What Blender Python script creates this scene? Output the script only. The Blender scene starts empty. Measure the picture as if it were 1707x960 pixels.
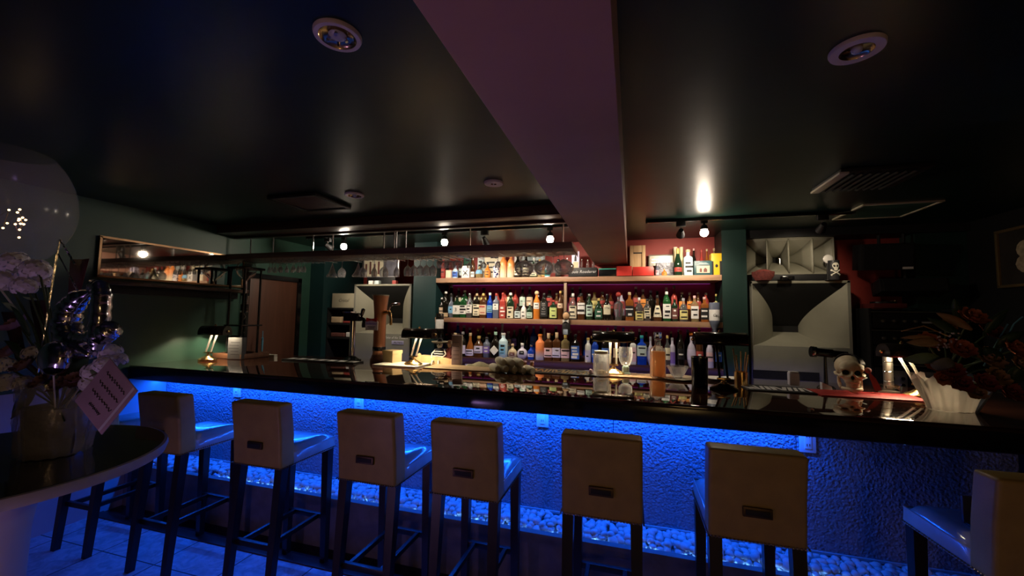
import bpy, bmesh, math, random
from mathutils import Vector, Matrix
random.seed(11)
SC = bpy.context.scene
PI = math.pi
# ---------------------------------------------------------------- camera
CAM_H = 1.5
LENS_PX = 674.14
def _dir(x, y):
    return Vector((x - 853.5, y - 480.0, LENS_PX)).normalized()
_ex = -_dir(-1450, 490)
_ey = _dir(1051, 528)
_ez = _ex.cross(_ey)
def cam_vec(v):                      # camera vector (right, down, forward) -> world
    return Vector((_ex.dot(v), _ey.dot(v), _ez.dot(v)))
def _ray(x, y):
    return cam_vec(Vector((x - 853.5, y - 480.0, LENS_PX)))
CAM_P = Vector((0, 0, CAM_H))
def at(px, py, X=None, Y=None, Z=None):   # where a sight line meets a plane of the room
    r = _ray(px, py)
    if Y is not None: t = Y / r.y
    elif X is not None: t = X / r.x
    else: t = (Z - CAM_H) / r.z
    return CAM_P + r * t
cd = bpy.data.cameras.new('camera')
cam = bpy.data.objects.new('camera', cd)
SC.collection.objects.link(cam)
cd.sensor_width = 36.0
cd.lens = LENS_PX / 1707 * 36.0
cd.clip_start = 0.02
rx, ry, rz = cam_vec(Vector((1, 0, 0))), cam_vec(Vector((0, -1, 0))), cam_vec(Vector((0, 0, -1)))
cam.matrix_world = Matrix(((rx.x, ry.x, rz.x, 0), (rx.y, ry.y, rz.y, 0), (rx.z, ry.z, rz.z, CAM_H), (0, 0, 0, 1)))
SC.camera = cam
# ---------------------------------------------------------------- light and exposure
SC.view_settings.view_transform = 'Standard'
SC.view_settings.look = 'None'
SC.view_settings.exposure = 0.0
SC.view_settings.gamma = 1.0
SC.view_settings.use_curve_mapping = False
SC.cycles.max_bounces = 10
SC.cycles.transmission_bounces = 8
SC.cycles.transparent_max_bounces = 8
SC.cycles.caustics_reflective = True
SC.cycles.caustics_refractive = False
SC.cycles.sample_clamp_indirect = 4.0
SC.cycles.blur_glossy = 1.0
wd = bpy.data.worlds.new('world')
SC.world = wd
wd.use_nodes = True
wd.node_tree.nodes['Background'].inputs[0].default_value = (0.35, 0.3, 0.6, 1)
wd.node_tree.nodes['Background'].inputs[1].default_value = 0.0015

LED_BLUE = (0.006, 0.108, 1.0)
BAR_LED = 120.0        # strip under the counter overhang
TROUGH_LED = 130.0     # strip along the pebble trough
SERVICE_LED = 9.0     # strip under the bartender's side
BULB = 240.0          # track bulbs
DESK_LAMP = 420.0      # tubes of the desk lamps

def lamp(name, kind, loc, energy, color, size=0.1, aim=None, spot=60, blend=0.6):
    d = bpy.data.lights.new(name, kind)
    d.energy = energy
    d.color = color
    if kind == 'AREA': d.size = size
    else: d.shadow_soft_size = size
    if kind == 'SPOT':
        d.spot_size = math.radians(spot); d.spot_blend = blend
    o = bpy.data.objects.new(name, d)
    SC.collection.objects.link(o)
    o.location = loc
    if aim is not None:
        o.rotation_euler = (Vector(aim) - Vector(loc)).to_track_quat('-Z', 'Y').to_euler()
    return o
# the room's dim amber and violet lamps behind the photographer, then an added fill
lamp('room_lamp_amber', 'POINT', (0.9, -1.7, 1.15), 11.0, (1.0, 0.60, 0.22), 0.25)
lamp('room_lamp_violet', 'POINT', (-1.9, -0.3, 0.24), 8.0, (0.70, 0.40, 1.0), 0.07)
lamp('beam_fill_light', 'POINT', (-0.2, -0.7, 0.72), 2.8, (1.0, 0.60, 0.30), 0.1)  # unseen fill added to brighten the underside of the beam
# track spots on the bottle wall, one per spot head
SPOTS = []
# ---------------------------------------------------------------- helpers
def nodes_of(m):
    m.use_nodes = True
    nt = m.node_tree
    return nt, nt.nodes['Principled BSDF']
_mats = {}
def mat(name, col, rough=0.5, metal=0.0, trans=0.0, ior=1.45, emit=None, es=0.0, alpha=1.0, spec=0.5,
        noise=None, bump=None, coat=0.0):
    """noise=(scale, amount) varies the colour; bump=(scale, strength) gives relief"""
    if name in _mats: return _mats[name]
    m = bpy.data.materials.new(name)
    nt, b = nodes_of(m)
    L = nt.links
    b.inputs['Base Color'].default_value = (*col, 1)
    b.inputs['Roughness'].default_value = rough
    b.inputs['Metallic'].default_value = metal
    b.inputs['Transmission Weight'].default_value = trans
    b.inputs['IOR'].default_value = ior
    b.inputs['Alpha'].default_value = alpha
    b.inputs['Specular IOR Level'].default_value = spec
    b.inputs['Coat Weight'].default_value = coat
    if emit is not None:
        b.inputs['Emission Color'].default_value = (*emit, 1)
        b.inputs['Emission Strength'].default_value = es
    if noise or bump:
        tc = nt.nodes.new('ShaderNodeTexCoord')
    if noise:
        t = nt.nodes.new('ShaderNodeTexNoise'); t.inputs['Scale'].default_value = noise[0]; t.inputs['Detail'].default_value = 5
        L.new(tc.outputs['Object'], t.inputs['Vector'])
        r = nt.nodes.new('ShaderNodeValToRGB')
        a = noise[1]
        r.color_ramp.elements[0].position = 0.3; r.color_ramp.elements[1].position = 0.7
        r.color_ramp.elements[0].color = (*[c * (1 - a) for c in col], 1)
        r.color_ramp.elements[1].color = (*[min(1, c * (1 + a)) for c in col], 1)
        L.new(t.outputs['Fac'], r.inputs['Fac']); L.new(r.outputs['Color'], b.inputs['Base Color'])
    if bump:
        t2 = nt.nodes.new('ShaderNodeTexNoise'); t2.inputs['Scale'].default_value = bump[0]; t2.inputs['Detail'].default_value = 3
        L.new(tc.outputs['Object'], t2.inputs['Vector'])
        bp = nt.nodes.new('ShaderNodeBump'); bp.inputs['Strength'].default_value = bump[1]; bp.inputs['Distance'].default_value = 0.01
        L.new(t2.outputs['Fac'], bp.inputs['Height']); L.new(bp.outputs['Normal'], b.inputs['Normal'])
    _mats[name] = m
    return m
def wood(name, c1, c2, scale=6.0, rough=0.45, axis='X', coat=0.0):
    if name in _mats: return _mats[name]
    m = bpy.data.materials.new(name)
    nt, b = nodes_of(m); L = nt.links
    tc = nt.nodes.new('ShaderNodeTexCoord'); mp = nt.nodes.new('ShaderNodeMapping')
    s = [scale * 4] * 3; s['XYZ'.index(axis)] = scale * 0.4
    mp.inputs['Scale'].default_value = s
    t = nt.nodes.new('ShaderNodeTexNoise'); t.inputs['Scale'].default_value = 1.0; t.inputs['Detail'].default_value = 7; t.inputs['Distortion'].default_value = 0.8
    r = nt.nodes.new('ShaderNodeValToRGB')
    r.color_ramp.elements[0].position = 0.32; r.color_ramp.elements[1].position = 0.68
    r.color_ramp.elements[0].color = (*c1, 1); r.color_ramp.elements[1].color = (*c2, 1)
    L.new(tc.outputs['Object'], mp.inputs['Vector']); L.new(mp.outputs['Vector'], t.inputs['Vector'])
    L.new(t.outputs['Fac'], r.inputs['Fac']); L.new(r.outputs['Color'], b.inputs['Base Color'])
    b.inputs['Roughness'].default_value = rough
    b.inputs['Coat Weight'].default_value = coat
    _mats[name] = m
    return m

class MB:
    """collects shapes into ONE mesh"""
    def __init__(s): s.bm = bmesh.new(); s.mi = 0
    def _fin(s, verts, M):
        if M is not None:
            for v in verts: v.co = M @ v.co
    def face(s, vs):
        try:
            f = s.bm.faces.new(vs); f.material_index = s.mi; return f
        except ValueError: return None
    def box(s, c, d, M=None, bev=0.0, seg=2):
        b2 = bmesh.new(); bmesh.ops.create_cube(b2, size=1.0)
        for v in b2.verts: v.co = Vector((v.co.x * d[0] + c[0], v.co.y * d[1] + c[1], v.co.z * d[2] + c[2]))
        if bev > 0: bmesh.ops.bevel(b2, geom=list(b2.edges), offset=bev, segments=seg, affect='EDGES', profile=0.6)
        s.add(b2, M); return s
    def add(s, b2, M=None):
        mp = {}
        for v in b2.verts: mp[v] = s.bm.verts.new(M @ v.co if M is not None else v.co)
        for f in b2.faces: s.face([mp[v] for v in f.verts])
        b2.free()
    def lathe(s, prof, seg=20, M=None, ex=2.0, cap=True, flat=1.0):
        """profile [(radius, z)] about Z; ex>2 squares the section; flat scales depth"""
        rings = []
        for r, z in prof:
            ring = []
            for i in range(seg):
                a = 2 * PI * (i + 0.5) / seg
                ca, sa = math.cos(a), math.sin(a)
                k = (abs(ca) ** ex + abs(sa) ** ex) ** (-1 / ex)
                p = Vector((r * k * ca, r * k * sa * flat, z))
                ring.append(s.bm.verts.new(M @ p if M is not None else p))
            rings.append(ring)
        for a, b in zip(rings, rings[1:]):
            for i in range(seg):
                j = (i + 1) % seg
                s.face([a[i], a[j], b[j], b[i]])
        if cap:
            s.face(list(reversed(rings[0]))); s.face(rings[-1])
        return s
    def tube(s, pts, r, seg=8, cap=True):
        pts = [Vector(p) for p in pts]
        rr = r if isinstance(r, (list, tuple)) else [r] * len(pts)
        rings = []; up = None
        for i, p in enumerate(pts):
            t = (pts[min(i + 1, len(pts) - 1)] - pts[max(i - 1, 0)]).normalized()
            if up is None:
                up = Vector((0, 0, 1)) if abs(t.z) < 0.9 else Vector((1, 0, 0))
            u = (up - t * up.dot(t)).normalized(); w = t.cross(u); up = u
            rings.append([s.bm.verts.new(p + (u * math.cos(2 * PI * k / seg) + w * math.sin(2 * PI * k / seg)) * rr[i]) for k in range(seg)])
        for a, b in zip(rings, rings[1:]):
            for k in range(seg):
                j = (k + 1) % seg; s.face([a[k], a[j], b[j], b[k]])
        if cap: s.face(list(reversed(rings[0]))); s.face(rings[-1])
        return s
    def ball(s, c, r, sub=2, M=None):
        b2 = bmesh.new(); bmesh.ops.create_icosphere(b2, subdivisions=sub, radius=1.0)
        rr = r if isinstance(r, (list, tuple)) else (r, r, r)
        for v in b2.verts: v.co = Vector((v.co.x * rr[0] + c[0], v.co.y * rr[1] + c[1], v.co.z * rr[2] + c[2]))
        s.add(b2, M); return s
    def grid(s, rows):
        """rows of points -> quads"""
        vs = [[s.bm.verts.new(Vector(p)) for p in row] for row in rows]
        for a, b in zip(vs, vs[1:]):
            for i in range(len(a) - 1): s.face([a[i], a[i + 1], b[i + 1], b[i]])
        return s
    def prism(s, poly, y0, y1, M=None):
        """polygon [(x,z)] extruded along Y"""
        A = [Vector((x, y0, z)) for x, z in poly]; B = [Vector((x, y1, z)) for x, z in poly]
        if M is not None: A = [M @ p for p in A]; B = [M @ p for p in B]
        a = [s.bm.verts.new(p) for p in A]; b = [s.bm.verts.new(p) for p in B]
        n = len(a)
        s.face(a); s.face(list(reversed(b)))
        for i in range(n):
            j = (i + 1) % n; s.face([a[j], a[i], b[i], b[j]])
        return s
    def build(s, name, m, parent=None, smooth=40, solid=0.0):
        me = bpy.data.meshes.new(name)
        bmesh.ops.recalc_face_normals(s.bm, faces=list(s.bm.faces))
        s.bm.to_mesh(me); s.bm.free()
        for x in (m if isinstance(m, (list, tuple)) else [m]): me.materials.append(x)
        if smooth:
            me.polygons.foreach_set('use_smooth', [True] * len(me.polygons))
            me.set_sharp_from_angle(angle=math.radians(smooth))
        o = bpy.data.objects.new(name, me)
        SC.collection.objects.link(o)
        if parent is not None: o.parent = parent
        if solid:
            md = o.modifiers.new('thick', 'SOLIDIFY'); md.thickness = solid; md.offset = 0
        return o
def tag(o, label, cat, group=None, kind=None):
    o['label'] = label; o['category'] = cat
    if group: o['group'] = group
    if kind: o['kind'] = kind
    return o
def thing(name, label, cat, loc=(0, 0, 0), rz=0.0, group=None):
    o = bpy.data.objects.new(name, None); SC.collection.objects.link(o)
    o.empty_display_size = 0.1
    o.location = loc; o.rotation_euler = (0, 0, rz)
    return tag(o, label, cat, group)
def struct(o):
    o['kind'] = 'structure'; return o
def kids(o): return [c for c in SC.collection.objects if c.parent == o]
def dup(o, parent=None, label=None):
    ch = KIDS.get(o.name)
    if ch is None: ch = KIDS[o.name] = kids(o)
    c = o.copy(); SC.collection.objects.link(c); c.parent = parent
    if label: c['label'] = label
    KIDS[c.name] = [dup(k, c) for k in ch]
    return c
KIDS = {}
def text(name, body, size, m, parent, loc, rot=(PI / 2, 0, 0), align='CENTER', depth=0.0006, shear=0.0, sx=1.0):
    cu = bpy.data.curves.new(name, 'FONT'); cu.body = body; cu.size = size
    cu.align_x = align; cu.align_y = 'CENTER'; cu.extrude = depth; cu.shear = shear; cu.resolution_u = 2
    tmp = bpy.data.objects.new('text_tmp', cu); SC.collection.objects.link(tmp)
    bpy.context.view_layer.update()
    me = bpy.data.meshes.new_from_object(tmp.evaluated_get(bpy.context.evaluated_depsgraph_get()))
    bpy.data.objects.remove(tmp)
    me.materials.clear(); me.materials.append(m); me.name = name
    o = bpy.data.objects.new(name, me); SC.collection.objects.link(o)
    o.parent = parent; o.location = loc; o.rotation_euler = rot; o.scale = (sx, 1, 1)
    return o
def T(x, y, z): return Matrix.Translation((x, y, z))
def R(a, ax): return Matrix.Rotation(a, 4, ax)
# ---------------------------------------------------------------- materials shared by the room
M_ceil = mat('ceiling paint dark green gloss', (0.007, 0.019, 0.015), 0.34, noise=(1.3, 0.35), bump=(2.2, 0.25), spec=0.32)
M_green = mat('dark green wall paint', (0.026, 0.078, 0.055), 0.45, noise=(2.0, 0.12), bump=(9, 0.06))  # green kept lighter to carry the lamplight on the left wall
M_dkgreen = mat('shaded green paint', (0.010, 0.032, 0.026), 0.45, noise=(2.0, 0.12))  # same green darkened, so the dimmer light is in the colour
M_teal = mat('deep teal wall paint', (0.008, 0.036, 0.038), 0.5, noise=(2.0, 0.12))
M_red = mat('dull red wall paint', (0.30, 0.035, 0.028), 0.55, noise=(3.0, 0.1))
M_plum = mat('plum back panel', (0.34, 0.022, 0.10), 0.5, noise=(3.0, 0.15))
M_beam = mat('beam mauve brown plaster', (0.43, 0.235, 0.175), 0.5, noise=(2.0, 0.14), bump=(40, 0.05))
M_black = mat('matt black', (0.008, 0.008, 0.009), 0.55, noise=(5, 0.2))
M_gloss_black = mat('gloss black', (0.006, 0.006, 0.007), 0.18, noise=(5, 0.2))
M_rackwood = wood('rack timber', (0.13, 0.075, 0.065), (0.22, 0.135, 0.11), 5, 0.4)
M_brown = wood('dark stained timber', (0.035, 0.014, 0.010), (0.075, 0.032, 0.022), 5, 0.32)
M_darkwood = wood('espresso timber', (0.008, 0.005, 0.004), (0.018, 0.010, 0.008), 5, 0.35, 'Z')
M_shelf = wood('shelf timber', (0.28, 0.15, 0.085), (0.46, 0.27, 0.16), 4, 0.5)
M_chrome = mat('chrome', (0.75, 0.75, 0.77), 0.12, 1.0, noise=(4, 0.05))
M_brass = mat('polished brass', (0.85, 0.58, 0.25), 0.22, 1.0, noise=(4, 0.05))
M_white = mat('white enamel', (0.78, 0.75, 0.70), 0.4, noise=(6, 0.04))
M_grey = mat('grey lacquered cabinet', (0.21, 0.205, 0.17), 0.5, noise=(4, 0.1), bump=(60, 0.05))
M_ink = mat('black ink', (0.012, 0.012, 0.015), 0.6, noise=(30, 0.1))
M_paper = mat('off white paper', (0.78, 0.74, 0.62), 0.65, noise=(8, 0.06))
M_glass = mat('clear glass', (0.95, 0.96, 0.97), 0.02, trans=1.0, ior=1.45, noise=None)
CEIL = 2.3
LX, RX = -3.76, 2.62
BACK = 4.36; DEEP = 4.85; NEAR = -2.2

def wall(name, c, d, m):
    return struct(MB().box(c, d).build(name, m, smooth=0))
# tile floor: pale stone squares with a leafy figure
mt = bpy.data.materials.new('pale stone tile'); nt, b = nodes_of(mt); L = nt.links
tc = nt.nodes.new('ShaderNodeTexCoord')
br = nt.nodes.new('ShaderNodeTexBrick'); br.offset = 0.0
br.inputs['Scale'].default_value = 1.0; br.inputs['Mortar Size'].default_value = 0.004
br.inputs['Brick Width'].default_value = 0.45; br.inputs['Row Height'].default_value = 0.30
nz = nt.nodes.new('ShaderNodeTexNoise'); nz.inputs['Scale'].default_value = 14; nz.inputs['Detail'].default_value = 8; nz.inputs['Distortion'].default_value = 1.6
rp = nt.nodes.new('ShaderNodeValToRGB')
rp.color_ramp.elements[0].position = .35; rp.color_ramp.elements[0].color = (.44, .40, .46, 1)
rp.color_ramp.elements[1].position = .65; rp.color_ramp.elements[1].color = (.74, .66, .74, 1)
L.new(tc.outputs['Object'], br.inputs['Vector']); L.new(tc.outputs['Object'], nz.inputs['Vector'])
L.new(nz.outputs['Fac'], rp.inputs['Fac']); L.new(rp.outputs['Color'], br.inputs['Color1']); L.new(rp.outputs['Color'], br.inputs['Color2'])
br.inputs['Mortar'].default_value = (.03, .03, .04, 1)
L.new(br.outputs['Color'], b.inputs['Base Color']); b.inputs['Roughness'].default_value = .4
bp = nt.nodes.new('ShaderNodeBump'); bp.inputs['Strength'].default_value = .35; bp.inputs['Distance'].default_value = .006
L.new(nz.outputs['Fac'], bp.inputs['Height']); L.new(bp.outputs['Normal'], b.inputs['Normal'])
TILE_Y = 2.06
wall('floor', ((LX + RX) / 2, (NEAR + TILE_Y) / 2, -0.05), (RX - LX, TILE_Y - NEAR, 0.1), mt)
M_strip = mat('black polished stone', (0.010, 0.009, 0.011), 0.22, noise=(3, 0.3))
wall('floor_dark_strip', ((LX + RX) / 2, (TILE_Y + DEEP) / 2, -0.05), (RX - LX, DEEP - TILE_Y, 0.1), M_strip)
M_maroon = wood('maroon timber edge', (0.030, 0.006, 0.006), (0.05, 0.012, 0.010), 5, 0.4)
struct(MB().box(((LX + RX) / 2, TILE_Y + 0.035, 0.004), (RX - LX, 0.07, 0.01), bev=0.003).build('trim_floor_edge', M_maroon))
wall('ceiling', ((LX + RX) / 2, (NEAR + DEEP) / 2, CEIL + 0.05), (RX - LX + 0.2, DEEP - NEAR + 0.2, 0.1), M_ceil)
wall('wall_left', (LX - 0.05, (NEAR + DEEP) / 2, CEIL / 2), (0.1, DEEP - NEAR, CEIL), M_green)
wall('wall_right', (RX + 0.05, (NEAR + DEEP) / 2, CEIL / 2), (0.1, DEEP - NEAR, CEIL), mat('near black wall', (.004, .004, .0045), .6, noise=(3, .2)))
wall('wall_back', ((LX + RX) / 2, DEEP + 0.05, CEIL / 2), (RX - LX + 0.2, 0.1, CEIL), M_teal)
wall('wall_near', ((LX + RX) / 2, NEAR - 0.05, CEIL / 2), (RX - LX + 0.2, 0.1, CEIL), M_black)
wall('wall_left_lower', (LX + 0.004, 1.75, 0.478), (0.008, 1.5, 0.955), mat('pale dado paint', (.42, .44, .48), .5, noise=(4, .06)))
# bottle niche: panel behind the shelves, flanked by two pillars
SH0, SH1 = -2.06, 0.80
wall('wall_niche_lower', ((SH0 + SH1) / 2, BACK + 0.05, 0.93), (SH1 - SH0, 0.1, 1.86), M_plum)
wall('wall_niche_upper', ((SH0 + SH1) / 2, BACK + 0.05, 2.08), (SH1 - SH0, 0.1, 0.44), M_red)
wall('pillar_right', ((SH1 + 1.0) / 2 , 4.42, CEIL / 2), (1.0 - SH1, 0.76, CEIL), M_dkgreen)
wall('pillar_left', (-2.20, 4.42, CEIL / 2), (0.28, 0.76, CEIL), M_teal)
wall('wall_red_right', (2.04, 4.40, CEIL / 2), (0.48, 0.1, CEIL), M_red)
wall('wall_green_right', (2.45, 4.30, CEIL / 2), (0.34, 0.3, CEIL), M_dkgreen)
wall('wall_red_left', (-2.95, 4.78, 1.95), (1.15, 0.06, 0.70), M_red)
wall('wall_partition_left', (-3.66, 4.42, CEIL / 2), (0.2, 0.76, CEIL), M_teal)
wall('ceiling_soffit', ((1.0 + RX) / 2, 4.40, 2.265), (RX - 1.0, 0.6, 0.07), M_black)
# main beam
BX0, BX1, BZ = -0.360, -0.030, 2.04
struct(MB().box(((BX0 + BX1) / 2, (NEAR + 4.34) / 2, (BZ + CEIL) / 2), (BX1 - BX0, 4.34 - NEAR, CEIL - BZ), bev=0.004).build('beam_main', M_beam))
# door in the left wall
M_door = wood('door veneer', (0.085, 0.030, 0.016), (0.13, 0.05, 0.028), 3, 0.45, 'Z')
dr = struct(MB().box((LX + 0.012, 3.50, 0.92), (0.04, 0.62, 1.84), bev=0.004).build('door_1', M_door))
fr = MB()
for y in (3.165, 3.835): fr.box((LX + 0.02, y, 0.94), (0.06, 0.05, 1.88))
fr.box((LX + 0.02, 3.5, 1.865), (0.06, 0.72, 0.05))
fr.build('door_frame', M_gloss_black, dr)
MB().lathe([(0.0, 0), (0.012, 0.0), (0.014, 0.03), (0.025, 0.04), (0.028, 0.06), (0.0, 0.07)], 12, T(LX + 0.03, 3.76, 0.98) @ R(PI / 2, 'Y')).build('door_handle', M_chrome, dr)
# ---------------------------------------------------------------- the bar
CT, CB = 1.064, 0.957          # counter top and underside
CF, CR = 2.22, 3.36            # front and rear edge
WALL_Y, RISE_Y = 2.50, 2.245
M_counter = wood('lacquered mahogany counter', (0.026, 0.009, 0.006), (0.055, 0.019, 0.011), 2.2, 0.045, 'X', coat=0.6)
cnt = thing('bar_counter', 'long dark lacquered mahogany bar counter reflecting bottles and lamps', 'counter', (-0.57, 2.75, 0))
off = Vector((0.57, -2.75, 0))
def rel(p): return Vector(p) + off
MB().box(rel((-0.57, (CF + CR) / 2, (CT + CB) / 2)), (RX - LX - 0.01, CR - CF, CT - CB), bev=0.012, seg=3).build('worktop', M_counter, cnt)
MB().box(rel((-0.57, CF - 0.0015, (CT + CB) / 2 - 0.006)), (RX - LX - 0.02, 0.004, CT - CB - 0.026), bev=0.001).build('fascia', M_gloss_black, cnt)
# embossed wall covering of the bar front
mw = bpy.data.materials.new('embossed bar front'); nt, b = nodes_of(mw); L = nt.links
tc = nt.nodes.new('ShaderNodeTexCoord')
n1 = nt.nodes.new('ShaderNodeTexNoise'); n1.inputs['Scale'].default_value = 52; n1.inputs['Detail'].default_value = 3; n1.inputs['Distortion'].default_value = 1.8
v1 = nt.nodes.new('ShaderNodeTexVoronoi'); v1.inputs['Scale'].default_value = 80; v1.feature = 'SMOOTH_F1'
mx = nt.nodes.new('ShaderNodeMath'); mx.operation = 'ADD'
L.new(tc.outputs['Object'], n1.inputs['Vector']); L.new(tc.outputs['Object'], v1.inputs['Vector'])
L.new(n1.outputs['Fac'], mx.inputs[0]); L.new(v1.outputs['Distance'], mx.inputs[1])
bp = nt.nodes.new('ShaderNodeBump'); bp.inputs['Strength'].default_value = 1.0; bp.inputs['Distance'].default_value = .022
L.new(mx.outputs[0], bp.inputs['Height']); L.new(bp.outputs['Normal'], b.inputs['Normal'])
b.inputs['Base Color'].default_value = (.30, .34, .42, 1); b.inputs['Roughness'].default_value = .42
BX_END = 1.72
fw = MB()
seams = [LX + 0.010, -2.75, -1.95, -1.03, -0.10, 0.83, BX_END]
for a, c in zip(seams, seams[1:]):
    fw.box(rel(((a + c) / 2, WALL_Y + 0.03, CB / 2)), (c - a - 0.004, 0.06, CB))
fw.build('front_wall', mw, cnt, smooth=0)
M_riser = mat('grey plaster riser', (0.19, 0.175, 0.18), 0.5, noise=(12, 0.2), bump=(40, 0.1))
MB().box(rel(((LX + BX_END) / 2 + .002, RISE_Y + 0.02, 0.155)), (BX_END - LX - .004, 0.04, 0.31)).build('riser', M_riser, cnt, smooth=0)
MB().box(rel((BX_END + 0.03, 2.40, CB / 2)), (0.06, 0.31, CB)).build('end_panel', M_black, cnt, smooth=0)
# rear carcass (bartender side)
MB().box(rel((-0.57, CR - 0.18, CB / 2)), (RX - LX - 0.1, 0.04, CB)).build('rear_panel', M_black, cnt, smooth=0)
# pebble trough
tr = thing('pebble_trough', 'long blue lit trough of pebbles along the foot of the bar', 'trough', ((LX + BX_END) / 2, 2.39, 0.27))
tl = BX_END - LX
M_tray = mat('white painted trough', (0.5, 0.52, 0.56), 0.45, noise=(9, 0.08))
MB().box((0, 0, 0.006), (tl, 0.22, 0.012)).build('tray', M_tray, tr, smooth=0)
MB().box((0, 0.103, 0.052), (tl, 0.012, 0.012)).build('rear_rail', M_tray, tr, smooth=0)
for i in range(9):
    x = -tl / 2 + 0.15 + i * (tl - 0.3) / 8
    MB().box((x, -0.0, 0.04), (0.012, 0.2, 0.012)).build('divider', M_tray, tr, smooth=0)
M_led = mat('blue led strip', (0.1, 0.2, 0.8), 0.4, emit=LED_BLUE, es=TROUGH_LED)
M_led_dot = mat('blue led chip', (0.1, 0.2, 0.8), 0.4, emit=(0.10, 0.34, 1.0), es=TROUGH_LED * 0.5)
def strip_light(name, label, loc, length, sx, m, rot, dots=0):
    t = thing(name, label, 'light strip', loc)
    MB().box((0, 0, 0.004), (length, sx + 0.008, 0.008), R(rot, 'X')).build('housing', M_white, t, smooth=0)
    mb = MB(); y = -0.0005
    M = R(rot, 'X')
    vs = [mb.bm.verts.new(M @ Vector(p)) for p in ((-length / 2, -sx / 2, y), (length / 2, -sx / 2, y), (length / 2, sx / 2, y), (-length / 2, sx / 2, y))]
    mb.face([vs[3], vs[2], vs[1], vs[0]])
    o = mb.build('diffuser', m, t, smooth=0)
    return t
# strip under the counter overhang; it stops short of the right-hand end
M_bar_led = mat('blue led under counter', (0.1, 0.2, 0.8), 0.4, emit=LED_BLUE, es=BAR_LED)
LED_END = 0.86
strip_light('counter_led_strip', 'blue light strip under the front overhang of the bar counter', ((LX + LED_END) / 2, 2.425, CB - 0.0085), LED_END - LX - 0.04, 0.018, M_bar_led, 0)
# trough strip: a row of bright chips along the front edge
tsp = thing('trough_led_strip', 'strip of tiny blue light chips along the front edge of the pebble trough', 'light strip', ((LX + BX_END) / 2, RISE_Y + 0.055, 0.283))
MB().box((0, 0, 0.003), (tl - 0.05, 0.016, 0.006)).build('tape', M_tray, tsp, smooth=0)
chip0 = MB().box((0, 0, 0.008), (0.008, 0.007, 0.004)).build('led_chip', M_led_dot, tsp, smooth=0)
for i in range(100):
    o = chip0 if i == 0 else chip0.copy()
    if i: SC.collection.objects.link(o)
    o.location.x = -tl / 2 + 0.9 + i * (tl - 1.0) / 99
# service side strip
M_srv = mat('blue led service side', (0.1, 0.2, 0.8), 0.4, emit=(0.14, 0.13, 1.0), es=SERVICE_LED)
strip_light('service_led_strip', 'blue light strip under the bartender side of the counter', (-0.6, CR - 0.155, 0.93), 4.6, 0.03, M_srv, math.radians(80))
# pebbles
M_peb = mat('white river pebble', (0.62, 0.62, 0.62), 0.55, noise=(30, 0.15), bump=(60, 0.1))
def pebble_mesh(k):
    b2 = bmesh.new(); bmesh.ops.create_icosphere(b2, subdivisions=2, radius=1.0)
    rnd = random.Random(k)
    ax = [rnd.uniform(0.8, 1.2), rnd.uniform(0.75, 1.0), rnd.uniform(0.6, 0.85)]
    for v in b2.verts:
        n = v.co.copy()
        d = 1 + 0.10 * math.sin(3 * n.x + k) + 0.08 * math.sin(4 * n.y - 2 * k)
        v.co = Vector((n.x * ax[0] * d, n.y * ax[1] * d, n.z * ax[2] * d)) * 0.021
    return b2
pebs = []
rnd = random.Random(5)
x = LX + 0.05
cells = []
while x < BX_END - 0.04:
    for lay in range(2):
        for k in range(5 - lay):
            cells.append((x + rnd.uniform(-.012, .012), 2.315 + 0.038 * k + lay * 0.018 + rnd.uniform(-.009, .009), 0.282 + 0.017 + lay * 0.019 + rnd.uniform(-.003, .010), rnd.randrange(6), rnd.uniform(0, 6.28), rnd.uniform(-.6, .6), rnd.uniform(.85, 1.3)))
    x += 0.041
cells.sort(key=lambda c: (c[0] - 0.2) ** 2 + c[1] ** 2 - (c[2] - .3) * 20)
pm = []
for k in range(6):
    mb = MB(); mb.add(pebble_mesh(k)); o = mb.build('pebble', M_peb, smooth=80); pm.append(o)
PL = 'white pebble heaped with others in the blue lit trough under the bar'
seen = [c for c in cells]
for i, c in enumerate(seen[:300]):
    o = pm[c[3]] if c[3] not in [p[0] for p in pebs] else pm[c[3]].copy()
    if o not in pm: SC.collection.objects.link(o)
    pebs.append((c[3], o))
    o.location = c[:3]; o.rotation_euler = (c[5], c[5] * .7, c[4]); o.scale = (c[6],) * 3
    tag(o, PL, 'pebble', 'pebbles in the trough')
mb = MB()
for c in seen[300:]:
    mb.add(pebble_mesh(c[3]), T(*c[:3]) @ R(c[4], 'Z') @ R(c[5], 'X') @ Matrix.Scale(c[6], 4))
o = mb.build('pebbles', M_peb, smooth=80)
tag(o, 'bed of white pebbles filling the far stretch of the blue trough', 'pebbles', 'pebbles in the trough', 'stuff')
# sockets on the bar front
M_sock = mat('white plastic socket', (0.7, 0.7, 0.72), 0.35, noise=(20, 0.03))
for i, (px, py) in enumerate(((397, 648), (600, 666), (905, 694), (1345, 733))):
    p = at(px, py, Y=WALL_Y)
    if i == 3: p.x = p.x
    names = ['above the second stool back from the left', 'above the stool third from the left', 'between the fourth and fifth stools', 'right of the largest stool back']
    t = thing('wall_socket', 'white socket on the blue bar front ' + names[i], 'socket', (p.x, WALL_Y, p.z), 0, 'sockets on the bar front')
    MB().box((0, -0.006, 0), (0.075, 0.012, 0.125), bev=0.004).build('cover_plate', M_sock, t)
    MB().box((0, -0.013, 0), (0.032, 0.006, 0.085), bev=0.002).build('insert', M_white, t)
    mb = MB()
    for dz in (-.022, .022):
        for dx in (-.006, .006): mb.box((dx, -0.0165, dz), (0.003, 0.002, 0.012))
    mb.build('slot', M_ink, t, smooth=0)
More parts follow.
